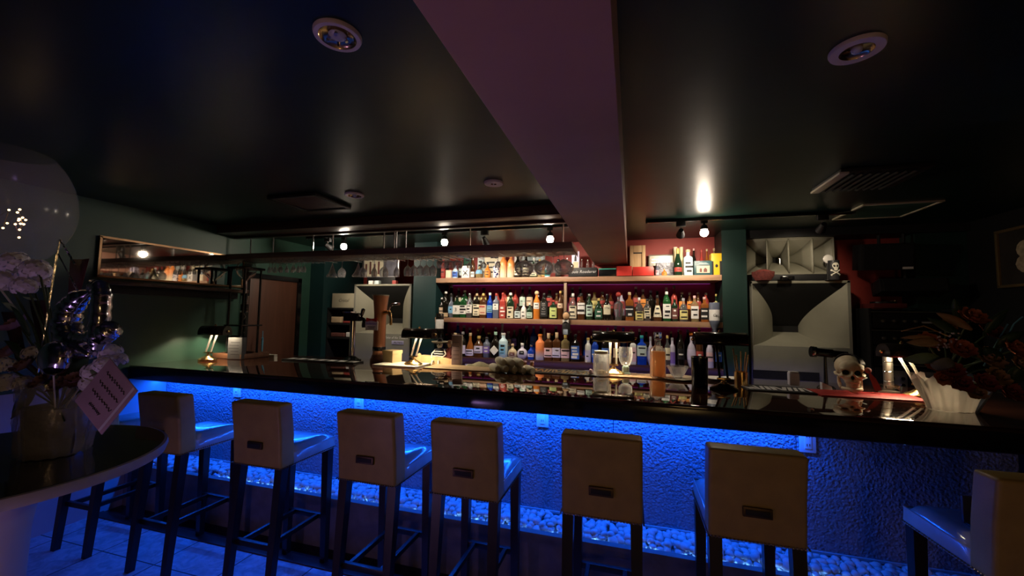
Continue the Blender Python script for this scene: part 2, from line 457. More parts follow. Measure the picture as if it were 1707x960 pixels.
# ---------------------------------------------------------------- bar stools
def leather(name, c, r):
    return mat(name, c, r, noise=(14, 0.10), bump=(220, 0.05), spec=0.5)
M_lea = leather('cream leather seat', (0.50, 0.46, 0.40), 0.12)
_b = M_lea.node_tree.nodes['Principled BSDF']; _b.inputs['Coat Weight'].default_value = .6; _b.inputs['Coat Roughness'].default_value = .07
M_leb = leather('tan leather back', (0.40, 0.28, 0.085), 0.42)
M_stud = mat('brass nailheads', (0.25, 0.20, 0.14), 0.3, 1.0, noise=(5, .1))
M_slotm = mat('bronze slot rim', (0.10, 0.07, 0.045), 0.45, 1.0, noise=(5, .1))
def make_stool(label):
    t = thing('bar_stool', label, 'stool', group='leather bar stools along the counter')
    W = 0.325; d0 = 0.0; d1 = 0.40
    # seat cushion with a domed top, origin at floor under rear legs (y=0 rear)
    mb = MB()
    N = 10
    rows = []
    for j in range(N + 1):
        row = []
        for i in range(N + 1):
            u, v = i / N * 2 - 1, j / N * 2 - 1
            e = (1 - u ** 6) * (1 - v ** 6)
            x = u * W / 2 * (1.0 - 0.02 * (1 - e)); y = 0.08 + (v + 1) / 2 * (d1 - 0.08)
            row.append((x, y, 0.735 + 0.027 * e ** 0.45))
        rows.append(row)
    mb.grid(rows)
    edge = [(i, 0) for i in range(N)] + [(N, j) for j in range(N)] + [(N - i, N) for i in range(N)] + [(0, N - j) for j in range(N)]
    top = [Vector(rows[j][i]) for i, j in edge]
    ring2 = []
    for p in top:
        ring2.append(Vector((p.x * 1.015, 0.235 + (p.y - 0.235) * 1.02, 0.672)))
    vs1 = [mb.bm.verts.new(p) for p in top]; vs2 = [mb.bm.verts.new(p) for p in ring2]
    n = len(top)
    for k in range(n): mb.face([vs1[k], vs1[(k + 1) % n], vs2[(k + 1) % n], vs2[k]])
    mb.face(list(reversed(vs2)))
    bmesh.ops.remove_doubles(mb.bm, verts=list(mb.bm.verts), dist=1e-5)
    seat = mb.build('seat', M_lea, t, smooth=60)
    MB().tube([p + Vector((0, 0, 0.001)) for p in top] + [top[0]], 0.0035, 6).build('piping', M_lea, seat)
    # backrest: slab that leans back a little, rounded edges
    mb = MB()
    prof = []
    for k in range(9):
        z = 0.672 + (1.012 - 0.672) * k / 8
        prof.append((z, -0.010 - 0.035 * (k / 8) ** 1.5))
    b2 = bmesh.new(); bmesh.ops.create_cube(b2, size=1.0)
    for v in b2.verts: v.co = Vector((v.co.x * W, v.co.y * 0.095 + 0.045, 0.842 + v.co.z * 0.34))
    bmesh.ops.bevel(b2, geom=list(b2.edges), offset=0.014, segments=3, affect='EDGES', profile=0.6)
    bmesh.ops.bisect_plane(b2, geom=list(b2.verts) + list(b2.edges) + list(b2.faces), plane_co=(0, 0, .84), plane_no=(0, 0, 1))
    for v in b2.verts:
        k = max(0, (v.co.z - 0.70) / 0.31)
        v.co.y -= 0.035 * k ** 1.5
        v.co.y -= 0.006 * (1 - (v.co.x / (W / 2)) ** 2)
    mb.add(b2)
    back = mb.build('backrest', M_leb, t, smooth=50)
    mb = MB()
    mb.box((0, -0.0175, 0.79), (0.098, 0.010, 0.036), bev=0.003)
    fr = mb.build('handle_rim', M_slotm, back)
    MB().box((0, -0.0225, 0.79), (0.080, 0.004, 0.020), bev=0.001).build('handle_hole', M_ink, fr)
    # nailheads along the lower edge
    mb = MB()
    hw = W / 2 + 0.003
    for k in range(27): mb.ball((-hw + 2 * hw * k / 26, -0.008, 0.680), 0.0042, 1)
    for sx in (-1, 1):
        for k in range(32): mb.ball((sx * hw, 0.0 + 0.40 * k / 31, 0.680), 0.0042, 1)
    mb.build('nailhead_trim', M_stud, t)
    def leg(x, y0, y1, w=0.046):
        mb = MB()
        A = [(x + sx * w / 2, y0 + sy * w / 2, 0.672) for sx, sy in ((-1, -1), (1, -1), (1, 1), (-1, 1))]
        B = [(x * 1.02 + sx * w * .36, y1 + sy * w * .36, 0.0) for sx, sy in ((-1, -1), (1, -1), (1, 1), (-1, 1))]
        a = [mb.bm.verts.new(p) for p in A]; c = [mb.bm.verts.new(p) for p in B]
        mb.face(a); mb.face(list(reversed(c)))
        for k in range(4): mb.face([a[k], c[k], c[(k + 1) % 4], a[(k + 1) % 4]])
        mb.build('leg', M_darkwood, t, smooth=0)
    for sx in (-1, 1):
        leg(sx * (W / 2 - 0.025), 0.03, -0.02); leg(sx * (W / 2 - 0.025), 0.37, 0.375)
    for y, z in ((0.012, 0.27), (0.372, 0.27)):
        MB().box((0, y, z), (W - 0.06, 0.022, 0.028), bev=0.002).build('stretcher', M_darkwood, t)
    for sx in (-1, 1):
        MB().box((sx * (W / 2 - 0.075), 0.192, 0.27), (0.020, 0.35, 0.026), bev=0.002).build('stretcher', M_darkwood, t)
    return t
stool_spots = [(-3.30, 1.745, 0.02, 'cream leather bar stool beyond the round table, nearest the left wall'),
    (-2.622, 1.735, 0.00, 'leather bar stool partly hidden by the round table edge'),
    (-1.914, 1.745, 0.0, 'leather bar stool next right of the one behind the round table'),
    (-1.235, 1.745, 0.0, 'leather bar stool under the counter lamp beside the brown block'),
    (-0.722, 1.745, 0.0, 'leather bar stool fourth from the right end, below the rolled towels'),
    (-0.118, 1.745, 0.0, 'leather bar stool just right of the middle socket'),
    (0.444, 1.745, 0.0, 'leather bar stool with its seat peeping out on the left, beside the last socket'),
    (1.262, 1.725, 0.06, 'leather bar stool cut by the right edge with dim seat')]
proto = None
for x, y, rz, lb in stool_spots:
    if proto is None: s = proto = make_stool(lb)
    else: s = dup(proto, None, lb)
    s.location = (x, y, 0); s.rotation_euler = (0, 0, rz)

t = thing('menu_holder', 'small dark upright menu holder standing on the seat of the rightmost stool', 'menu holder', (1.195, 1.93, .7645), .06)
MB().box((0, 0, .004), (.05, .04, .008), bev=.002).build('foot', M_gloss_black, t)
MB().box((0, 0, .055), (.075, .010, .095), bev=.002).build('panel', mat('dark violet panel', (.05, .045, .06), .3, noise=(9, .1)), t)
# ---------------------------------------------------------------- things on the ceiling
M_rim = mat('white painted lamp rim', (0.62, 0.52, 0.47), 0.4, noise=(12, 0.05))
M_reflector = mat('amber lamp reflector', (0.55, 0.40, 0.22), 0.18, 1.0, noise=(8, 0.1))
def downlight(px, py, label, rad, inner, glass):
    p = at(px, py, Z=CEIL)
    t = thing('downlight', label, 'ceiling light', (p.x, p.y, CEIL), group='recessed ceiling lights')
    ri = rad * inner
    MB().lathe([(ri, -0.001), (ri, -0.012), (rad * 0.96, -0.012), (rad, -0.006), (rad, -0.0005)], 40, cap=False).build('rim', M_rim, t)
    MB().lathe([(ri, -0.011), (ri * .93, -0.006), (ri * .80, -0.002), (0.0, -0.0012)], 40, cap=False).build('reflector', M_reflector, t)
    if glass == 'bulb':
        MB().ball((0, 0, -0.006), (ri * .34, ri * .34, 0.012), 2).build('bulb', M_frost, t)
    elif glass == 'prongs':
        mb = MB()
        for k in range(4):
            a = k * PI / 2 + .5
            mb.tube([(math.cos(a) * ri * .35, math.sin(a) * ri * .35, -0.004), (math.cos(a) * ri * .5, math.sin(a) * ri * .5, -0.02)], 0.005, 6)
        mb.build('lamp_clip', M_chrome, t)
        MB().ball((0, 0, -0.004), (ri * .5, ri * .5, 0.010), 2).build('bulb', M_frost, t)
    return t
M_frost = mat('frosted bulb off', (0.45, 0.45, 0.5), 0.3, noise=(9, 0.05))
downlight(563, 57, 'white rimmed recessed downlight on the near ceiling left of the beam', 0.066, 0.78, 'prongs')
downlight(1428, 80, 'white rimmed recessed downlight with grey bulb right of the beam', 0.068, 0.62, 'bulb')
downlight(591, 324, 'small recessed downlight beside the brown ceiling vent', 0.062, 0.72, 'bulb')
downlight(823, 304, 'small white recessed downlight near the beam above the glass rack', 0.058, 0.3, 'bulb')
# brown vent panel left
M_vent = mat('brown vent panel', (0.060, 0.030, 0.022), 0.5, noise=(6, .2))
t = thing('ceiling_vent', 'dark brown square vent panel on the ceiling left of the small downlight', 'vent', (-2.22, 2.355, CEIL))
MB().box((0, 0, -0.008), (0.36, 0.32, 0.014), bev=0.003).build('panel', M_vent, t)
mb = MB()
for sx, sy, dx, dy in ((0, 1, .40, .03), (0, -1, .40, .03), (1, 0, .03, .36), (-1, 0, .03, .36)):
    mb.box((sx * .19, sy * .17, -0.012), (dx, dy, 0.022), bev=0.003)
mb.build('frame', M_black, t)
# air conditioner cassette on the right
M_ac = mat('cream air vent', (0.55, 0.50, 0.36), 0.45, noise=(6, .06))
t = thing('ceiling_air_vent', 'cream slatted air vent on the ceiling in front of the track', 'vent', (1.27, 2.67, CEIL))
MB().box((0, 0, -0.012), (0.40, 0.36, 0.022), bev=0.005).build('housing', M_black, t)
MB().box((-0.185, 0, -0.026), (0.045, 0.36, 0.012), bev=0.003).build('edge_trim', M_ac, t)
mb = MB()
for k in range(8):
    mb.box((0, 0, 0), (0.012, 0.32, 0.010), T(-0.135 + k * 0.038, 0, -0.030) @ R(.5, 'Y'))
mb.build('slats', M_black, t, smooth=0)  # slats coloured black for shade; only the lit edge stays cream
# access hatch
t = thing('ceiling_hatch', 'square ceiling access hatch with a thin tan metal frame', 'hatch', (1.765, 3.53, CEIL))
MB().box((0, 0, -0.004), (0.40, 0.42, 0.006)).build('panel', M_green, t, smooth=0)
mb = MB()
for sx, sy, dx, dy in ((0, 1, .45, .018), (0, -1, .45, .018), (1, 0, .018, .44), (-1, 0, .018, .44)):
    mb.box((sx * .216, sy * .216, -0.006), (dx, dy, 0.011), bev=0.001)
mb.build('frame', M_ac, t)
# timber rail fixed under the ceiling
tr_ = struct(MB().box((-2.06, 2.93, 2.262), (3.36, 0.20, 0.074), bev=0.004).build('trim_1', M_brown))
struct(MB().box((-2.06, 3.03, 2.215), (3.36, 0.05, 0.02), bev=0.003).build('trim_2', M_brown))
# ---------------------------------------------------------------- glass rack
RZ0, RZ1 = 1.996, 2.046
rack = thing('glass_rack', 'long dark timber rack hung on rods above the counter, holding upturned glasses', 'glass rack', (-2.08, 3.12, 2.021))
MB().box((0, 0, 0), (3.34, 0.34, 0.05), bev=0.004).build('board', M_rackwood, rack)
for px in (425, 448, 528, 548, 645, 655, 662, 671, 787, 940):
    p = at(px, 390, Y=3.10)
    zt = 2.298
    yy = 3.16 if px in (448, 548, 655, 671) else 3.06
    MB().tube([(p.x + 2.08, yy - 3.12, 0.02), (p.x + 2.08, yy - 3.12, zt - 2.021)], 0.006, 8).build('hanging_rod', M_chrome, rack)
bulb_m = mat('lit bulb', (1, .9, .8), 0.4, emit=(1.0, 0.84, 0.66), es=BULB)
# ---------------------------------------------------------------- track and spot heads
def track(x0, x1, label):
    t = thing('light_track', label, 'light track', ((x0 + x1) / 2, 3.48, CEIL))
    MB().box((0, 0, -0.014), (x1 - x0, 0.034, 0.026), bev=0.002).build('rail', M_gloss_black, t)
    for sx in (-1, 1): MB().box((sx * ((x1 - x0) / 2), 0, -0.014), (0.012, 0.038, 0.03), bev=0.002).build('end_cap', M_black, t)
track(-3.3, -0.45, 'black light track on the ceiling behind the glass rack')
track(0.13, 1.56, 'black light track on the ceiling right of the beam')
def spot_lit(px, py, label):
    p = at(px, py, Y=3.48)
    t = thing('track_spotlight', label, 'spotlight', (p.x, 3.48, CEIL - 0.026), group='glowing track bulbs')
    dz = p.z - (CEIL - 0.026)
    MB().box((0, 0, -0.012), (0.05, 0.03, 0.024), bev=0.003).build('adapter', M_black, t)
    MB().tube([(0, 0, -0.02), (0, 0, dz + 0.055)], 0.008, 8).build('stem', M_black, t)
    MB().lathe([(0.0, 0.062), (0.02, 0.06), (0.026, 0.045), (0.028, 0.028)], 20, T(0, 0, dz), cap=False).build('socket', M_black, t)
    MB().ball((0, 0, dz), 0.031, 3).build('bulb', bulb_m, t, smooth=180)
    lamp('bulb_beam', 'SPOT', (p.x, 3.48 + .045, p.z), 17.0, (1.0, .84, .66), .03, (p.x * .9 + (.15 if p.x < 0 else -.1), 4.25, 1.25), 125, .6)
spot_lit(573, 411, 'glowing round track bulb furthest left, above the long speaker')
spot_lit(741, 404, 'glowing round track bulb above the left end of the bottle shelves')
spot_lit(917, 399, 'glowing round track bulb nearest the beam on its left')
spot_lit(1174, 388, 'glowing round track bulb right of the beam, before the red wall')
def spot_dark(px, py, label, aim, power=0.0, angle=50):
    p = at(px, py, Y=3.48)
    t = thing('track_spotlight', label, 'spotlight', (p.x, 3.48, CEIL - 0.026), group='black track spot heads')
    MB().box((0, 0, -0.02), (0.07, 0.034, 0.04), bev=0.003).build('adapter', M_black, t)
    MB().tube([(0, 0, -0.03), (0, 0, -0.075)], 0.007, 8).build('stem', M_chrome, t)
    d = (Vector(aim) - Vector((p.x, 3.48, CEIL - 0.11))).normalized()
    q = d.to_track_quat('Z', 'Y').to_matrix().to_4x4()
    MB().lathe([(0.0, -0.03), (0.018, -0.028), (0.024, 0.0), (0.034, 0.05), (0.030, 0.05), (0.020, 0.01), (0.0, 0.008)], 20, T(0, 0, -0.085) @ q, cap=False).build('head', M_black, t)
    if power:
        o = lamp('spot_beam', 'SPOT', Vector((p.x, 3.48, CEIL - 0.111)) + d * 0.045, power, (1.0, 0.83, 0.60), 0.025, aim, angle, 0.7)
spot_dark(1135, 381, 'small black spot head on the right track nearest the beam', (0.42, 4.3, 1.9), 16.0, 75)
spot_dark(1371, 362, 'small black spot head on the right track above the grey horn', (1.40, 4.15, 1.85), 11.0, 80)
spot_dark(808, 384, 'small black spot head on the left track between two glowing bulbs', (-1.1, 4.3, 1.2), 20.0, 95)
spot_dark(547, 392, 'small black spot head on the left track near the hanging champagne glasses', (-2.6, 4.2, 1.7), 7.0, 75)
# ---------------------------------------------------------------- hanging glasses
M_stemglass = bpy.data.materials.new('thin drinking glass'); nt = M_stemglass.node_tree if M_stemglass.use_nodes else None
M_stemglass.use_nodes = True; nt = M_stemglass.node_tree; nt.nodes.clear(); L = nt.links
lw = nt.nodes.new('ShaderNodeLayerWeight'); lw.inputs['Blend'].default_value = .42
pw = nt.nodes.new('ShaderNodeMath'); pw.operation = 'POWER'; pw.inputs[1].default_value = 1.0
ad = nt.nodes.new('ShaderNodeMath'); ad.operation = 'MULTIPLY_ADD'; ad.inputs[1].default_value = 1.0; ad.inputs[2].default_value = .17
tp = nt.nodes.new('ShaderNodeBsdfTransparent'); tp.inputs[0].default_value = (.95, .96, .97, 1)
gs = nt.nodes.new('ShaderNodeBsdfGlossy'); gs.inputs['Roughness'].default_value = .07; gs.inputs[0].default_value = (.95, .95, .97, 1)
df = nt.nodes.new('ShaderNodeBsdfTranslucent'); df.inputs[0].default_value = (1, 1, 1, 1)
m1 = nt.nodes.new('ShaderNodeMixShader'); m1.inputs[0].default_value = .42
m2 = nt.nodes.new('ShaderNodeMixShader'); ou = nt.nodes.new('ShaderNodeOutputMaterial')
L.new(lw.outputs['Facing'], pw.inputs[0]); L.new(pw.outputs[0], ad.inputs[0]); L.new(ad.outputs[0], m2.inputs[0])
L.new(gs.outputs[0], m1.inputs[1]); L.new(df.outputs[0], m1.inputs[2]); L.new(tp.outputs[0], m2.inputs[1]); L.new(m1.outputs[0], m2.inputs[2]); L.new(m2.outputs[0], ou.inputs['Surface'])
def glass_profile(kind, h, r):
    """upside-down: foot at z=0 (top), bowl towards -h; returns outer then inner"""
    st = 0.0035
    if kind == 'flute':   bowl = [(.50, .25), (.60, .55), (.75, .85), (.90, .80), (1.0, .66)]
    elif kind == 'wine':  bowl = [(.45, .25), (.55, .70), (.68, 1.0), (.85, .98), (1.0, .78)]
    elif kind == 'balloon': bowl = [(.34, .22), (.44, .70), (.60, 1.0), (.80, .98), (1.0, .66)]
    elif kind == 'flare': bowl = [(.30, .10), (.50, .28), (.75, .60), (.94, 1.0), (1.0, .96)]
    else:                 bowl = [(.40, .30), (.46, .85), (.60, .98), (.85, .86), (1.0, .74)]      # square-shouldered
    out = [(r * .78, 0.0), (r * .80, -0.0025), (r * .3, -0.006), (st, -0.014), (st, -h * bowl[0][0] * .9)]
    for f, k in bowl: out.append((r * k, -h * f))
    inn = [(r * k - 0.0022, -h * f) for f, k in reversed(bowl[1:])]
    inn.append((max(0.0008, r * bowl[0][1] * .4), -h * (bowl[0][0] + .03)))
    return out + inn
gl_rows = [  # px from, px to, count, kind, bowl bottom py, radius m, group words, y
    (450, 508, 7, 'flute', 455, 0.020, 'small champagne glass in the far left cluster under the rack', 3.05),
    (455, 503, 5, 'flute', 453, 0.020, 'small champagne glass in the rear row of the far left cluster', 3.18),
    (555, 598, 2, 'flare', 462, 0.050, 'flared cocktail glass hanging left of the posters', 3.05),
    (571, 640, 3, 'wine', 462, 0.036, 'wine glass hanging near the flared cocktail glasses', 3.15),
    (606, 662, 4, 'flute', 462, 0.030, 'slim glass hanging in front of the pale posters', 3.05),
    (680, 722, 5, 'wine', 460, 0.034, 'wine glass hanging above the tall dark pillar', 3.08),
    (737, 763, 3, 'square', 447, 0.048, 'square shouldered glass hanging left of the top shelf bottles', 3.06),
    (783, 830, 3, 'flute', 447, 0.028, 'slim glass hanging before the white box on the top shelf', 3.12),
    (874, 940, 3, 'balloon', 458, 0.076, 'large balloon glass hanging near the beam', 3.05),
    (893, 922, 2, 'wine', 455, 0.055, 'medium glass hanging behind the large balloon glasses', 3.2)]
proto_g = {}
for gi, (x0, x1, n, kind, pyb, r, words, yy) in enumerate(gl_rows):
    for k in range(n):
        px = x0 + (x1 - x0) * k / max(1, n - 1)
        zb = at(px, pyb, Y=yy).z
        h = RZ0 - 0.012 - zb
        key = (kind, round(h, 2), r)
        if key not in proto_g:
            o = MB().lathe(glass_profile(kind, h, r), 24, cap=False).build('hanging_glass', M_stemglass, smooth=60); proto_g[key] = o
        else:
            o = proto_g[key].copy(); SC.collection.objects.link(o)
        X = at(px, 430, Y=yy).x
        o.location = (X, yy, RZ0 - 0.012)
        tag(o, words, 'glass', words.replace('glass ', 'glasses ', 1))
    # a pair of thin rails that hold the feet
    xa, xb = at(x0, 425, Y=yy).x, at(x1, 425, Y=yy).x
    if gi not in (1, 3, 9):
        for k in range(n + 1):
            xx = xa + (xb - xa) * (k - .5) / max(1, n - 1)
            MB().tube([(xx + 2.08, -0.16, -0.042), (xx + 2.08, 0.16, -0.042)], 0.0022, 6).build('rail', M_chrome, rack)
            for yq in (-0.15, 0.15): MB().tube([(xx + 2.08, yq, -0.042), (xx + 2.08, yq, -0.02)], 0.002, 6).build('rail_hanger', M_chrome, rack)
# ---------------------------------------------------------------- bottle shelves
FRONT = 4.02
SZ = {'top': 1.892, 'mid': 1.462, 'low': 1.047}     # upper faces
unit = thing('bottle_shelves', 'three tier timber bottle shelves in the plum red niche', 'shelves', ((SH0 + SH1) / 2, 4.19, 1.0))
uo = Vector((-(SH0 + SH1) / 2, -4.19, -1.0))
sw = SH1 - SH0 - 0.01
for k, th in (('top', .050), ('mid', .050)):
    MB().box((0, 0, SZ[k] - th / 2 - 1.0), (sw, 0.33, th), bev=0.004).build('shelf_board', M_shelf, unit)
MB().box((0, 0, SZ['low'] - 0.035 - 1.0), (sw, 0.33, 0.07), bev=0.004).build('shelf_board', M_brown, unit)
MB().box((0, 0.02, -0.02), (sw, 0.29, 0.09)).build('lower_panel', M_brown, unit, smooth=0)
for k in ('mid', 'low'):
    MB().box((0, 0.095, SZ[k] + 0.025 - 1.0), (sw - 0.02, 0.14, 0.05)).build('riser_step', M_brown, unit, smooth=0)
M_post = wood('post timber', (0.22, 0.14, 0.09), (0.34, 0.23, 0.15), 5, 0.5, 'Z')
px_ = at(942, 500, Y=4.04).x
for a, c in (('mid', 'top'),):
    z0, z1 = SZ[a], SZ[c] - 0.05
    MB().box((px_ + uo.x, -0.12, (z0 + z1) / 2 - 1.0), (0.028, 0.05, z1 - z0), bev=0.002).build('post', M_post, unit)
# ---------------------------------------------------------------- bottle kinds
GLASS = {
    'dark': mat('near black bottle glass', (0.010, 0.008, 0.006), 0.08, noise=(9, .2)),
    'brown': mat('brown whisky glass', (0.075, 0.028, 0.010), 0.08, noise=(9, .2)),
    'amber': mat('amber spirit', (0.40, 0.13, 0.03), 0.07, trans=0.35, noise=(9, .15)),
    'orange': mat('orange spirit', (0.80, 0.26, 0.04), 0.10, trans=0.15, noise=(9, .1)),
    'green': mat('green bottle glass', (0.015, 0.085, 0.025), 0.07, trans=0.2, noise=(9, .2)),
    'dgreen': mat('dark green bottle glass', (0.010, 0.030, 0.014), 0.08, noise=(9, .2)),
    'clear': mat('clear spirit', (0.88, 0.90, 0.90), 0.03, trans=0.92, ior=1.4),
    'gold': mat('pale gold spirit', (0.80, 0.62, 0.30), 0.05, trans=0.75, ior=1.4, noise=(9, .1)),
    'blue': mat('cobalt blue glass', (0.010, 0.06, 0.55), 0.08, trans=0.2, noise=(9, .15)),
    'ice': mat('frosted ice blue glass', (0.50, 0.68, 0.78), 0.25, noise=(9, .08)),
    'grey': mat('grey blue bottle', (0.13, 0.15, 0.21), 0.25, noise=(9, .1)),
    'red': mat('red bottle', (0.38, 0.05, 0.04), 0.2, noise=(9, .1)),
    'white': mat('white ceramic', (0.72, 0.72, 0.70), 0.25, noise=(9, .05)),
    'lilac': mat('lilac ceramic', (0.55, 0.52, 0.66), 0.25, noise=(9, .05)),
    'beige': mat('beige ceramic', (0.55, 0.45, 0.28), 0.3, noise=(9, .08)),
    'orangecer': None, 'bluecer': None,
}
def fade_mat(name, c0, c1, z0, z1):     # two-tone dipped glaze
    m = bpy.data.materials.new(name); nt, b = nodes_of(m); L = nt.links
    tc = nt.nodes.new('ShaderNodeTexCoord'); sp = nt.nodes.new('ShaderNodeSeparateXYZ')
    mr = nt.nodes.new('ShaderNodeMapRange'); mr.inputs[1].default_value = z0; mr.inputs[2].default_value = z1
    rp = nt.nodes.new('ShaderNodeValToRGB'); rp.color_ramp.elements[0].color = (*c0, 1); rp.color_ramp.elements[1].color = (*c1, 1)
    L.new(tc.outputs['Generated'], sp.inputs[0]); L.new(sp.outputs['Z'], mr.inputs[0]); L.new(mr.outputs[0], rp.inputs[0]); L.new(rp.outputs[0], b.inputs['Base Color'])
    b.inputs['Roughness'].default_value = 0.2
    return m
GLASS['orangecer'] = fade_mat('orange over cream glaze', (.74, .66, .50), (.85, .30, .08), .15, .55)
GLASS['orangewht'] = fade_mat('orange over lilac glaze', (.66, .62, .74), (.90, .28, .10), .12, .45)
m = bpy.data.materials.new('blue patterned porcelain'); nt, b = nodes_of(m); L = nt.links
vz = nt.nodes.new('ShaderNodeTexVoronoi'); vz.inputs['Scale'].default_value = 45
rp = nt.nodes.new('ShaderNodeValToRGB'); rp.color_ramp.interpolation = 'CONSTANT'
rp.color_ramp.elements[0].color = (.01, .015, .12, 1); rp.color_ramp.elements[1].position = .42; rp.color_ramp.elements[1].color = (.75, .75, .78, 1)
tc = nt.nodes.new('ShaderNodeTexCoord'); L.new(tc.outputs['Object'], vz.inputs['Vector']); L.new(vz.outputs['Distance'], rp.inputs[0]); L.new(rp.outputs[0], b.inputs['Base Color'])
b.inputs['Roughness'].default_value = .2
GLASS['bluecer'] = m
LABC = {'white': (.80, .79, .76), 'cream': (.76, .70, .52), 'beige': (.66, .50, .36), 'tan': (.60, .45, .28), 'yellow': (.76, .68, .26), 'lime': (.52, .62, .22),
        'black': (.012, .012, .014), 'lilac': (.60, .56, .78), 'blue': (.06, .16, .60), 'pale': (.55, .66, .68), 'red': (.40, .06, .05), 'dgreen': (.02, .10, .06),
        'mint': (.52, .70, .62), 'brown': (.16, .06, .05), 'sky': (.20, .46, .72), 'purple': (.22, .14, .50), 'gold': (.62, .44, .16), 'pink': (.74, .50, .56), 'orange': (.8, .3, .06), 'teal': (.03, .32, .34)}
def labmat(k): return mat('label ' + k, LABC[k], 0.55, noise=(25, .08))
CAPC = {'black': (.010, .010, .011), 'white': (.78, .77, .74), 'grey': (.30, .30, .33), 'gold': (.62, .44, .14), 'red': (.42, .05, .04), 'cork': (.60, .45, .28), 'purple': (.20, .12, .34),
        'blue': (.03, .08, .42), 'silver': (.55, .55, .58), 'green': (.04, .22, .10), 'teal': (.03, .30, .32), 'orange': (.85, .26, .05), 'pink': (.70, .42, .42), 'mint': (.42, .68, .56), 'lilac': (.42, .40, .62)}
def capmat(k): return mat('cap ' + k, CAPC[k], 0.3, 1.0 if k in ('silver',) else 0.0, noise=(12, .06))
SHAPE = {  # (section exponent, depth, profile of (radius/half width, z/height) up to the neck ring)
    'std':   (2, 1, [(.0, 0), (.92, 0), (1, .02), (1, .58), (.93, .64), (.62, .71), (.40, .77), (.36, .82), (.36, .90)]),
    'wine':  (2, 1, [(.0, 0), (.92, 0), (1, .02), (1, .52), (.94, .60), (.66, .68), (.40, .76), (.36, .84), (.36, .92)]),
    'champ': (2, 1, [(.0, 0), (.92, 0), (1, .02), (1, .40), (.94, .48), (.74, .58), (.50, .70), (.38, .80), (.34, .92)]),
    'square': (6, .8, [(.0, 0), (.95, 0), (1, .02), (1, .66), (.92, .70), (.55, .745), (.36, .78), (.34, .90)]),
    'squat': (2.6, .9, [(.0, 0), (.94, 0), (1, .03), (1, .52), (.88, .62), (.58, .70), (.36, .76), (.32, .80), (.32, .88)]),
    'round': (2, .62, [(.0, 0), (.55, 0), (.62, .02), (.92, .16), (1, .32), (.92, .48), (.66, .60), (.32, .68), (.26, .72), (.26, .86)]),
    'pear':  (2, 1, [(.0, 0), (.85, 0), (1, .06), (.98, .22), (.80, .40), (.56, .54), (.36, .66), (.30, .76), (.30, .88)]),
    'tall':  (2, 1, [(.0, 0), (.92, 0), (1, .02), (1, .66), (.84, .72), (.52, .77), (.42, .80), (.42, .91)]),
    'skull': (2, 1, [(.0, 0), (.62, 0), (.70, .10), (.80, .22), (1, .40), (.98, .52), (.74, .62), (.36, .67), (.28, .70), (.28, .86)]),
    'jug':   (2, 1, [(.0, 0), (.80, 0), (.94, .05), (1, .25), (.96, .46), (.72, .60), (.40, .68), (.30, .72), (.30, .86)]),
}
def shape_r(shape, f):
    pr = SHAPE[shape][2][1:]
    for (r0, z0), (r1, z1) in zip(pr, pr[1:]):
        if z0 <= f <= z1 and z1 > z0: return r0 + (r1 - r0) * (f - z0) / (z1 - z0)
    return pr[-1][0]
def bottle(name, loc, hw, h, shape, glass, cap, label=None, marks=0, rz=0.0, seg=18, ball=False, word=None, capw=1.15, caph=None, ink='black'):
    """label = (colour, f0, f1[, half angle]) in fractions of the height"""
    ex, fl, pr = SHAPE[shape]
    top = pr[-1][1]
    caph = caph if caph is not None else 1.0 - top
    body = MB().lathe([(r * hw, z * h) for r, z in pr], seg, ex=ex, flat=fl).build(name, GLASS[glass], smooth=50)
    body.location = loc; body.rotation_euler = (0, 0, rz)
    nr = pr[-1][0] * hw * capw
    if ball:
        MB().ball((0, 0, h - nr * 1.5), nr * 1.7, 2).build('stopper', capmat(cap), body)
    else:
        MB().lathe([(nr * .97, h * (1 - caph)), (nr, h * (1 - caph) + .001), (nr, h - .002), (nr * .9, h)], 14).build('cap', capmat(cap), body)
    if label:
        col, f0, f1 = label[:3]; ha = label[3] if len(label) > 3 else 1.15
        def pt(a, f, k=1.0):
            r = shape_r(shape, f) * hw + 0.0009 * k
            ca, sa = math.cos(a), math.sin(a)
            q = (abs(ca) ** ex + abs(sa) ** ex) ** (-1 / ex)
            return (r * q * ca, (r * q * sa) * fl - (0.0009 * k if fl < 1 else 0), f * h)
        mb = MB()
        rows = []
        for j in range(5):
            f = f0 + (f1 - f0) * j / 4
            rows.append([pt(-PI / 2 - ha + 2 * ha * i / 10, f) for i in range(11)])
        mb.grid(rows)
        if marks:
            mb.mi = 1
            rnd = random.Random(int(loc[0] * 1000))
            for q in range(marks):
                fc = f0 + (f1 - f0) * (q + .5 + rnd.uniform(-.15, .15)) / marks; hf = (f1 - f0) * rnd.uniform(.03, .10)
                wa = ha * rnd.uniform(.3, .7); c = rnd.uniform(-.15, .15) * ha
                mb.grid([[pt(-PI / 2 + c - wa + 2 * wa * i / 6, fc + s * hf, 2.0) for i in range(7)] for s in (-1, 1)])
        lo = mb.build('label', [labmat(col), labmat(ink)], body, smooth=50)
        if word:
            fm = (f0 + f1) / 2
            text('lettering', word[0], word[1], labmat(word[2] if len(word) > 2 else 'black'), lo, (0, -shape_r(shape, fm) * hw * fl - 0.0032, fm * h + (word[3] if len(word) > 3 else 0) * h), sx=word[4] if len(word) > 4 else 1)
    return body
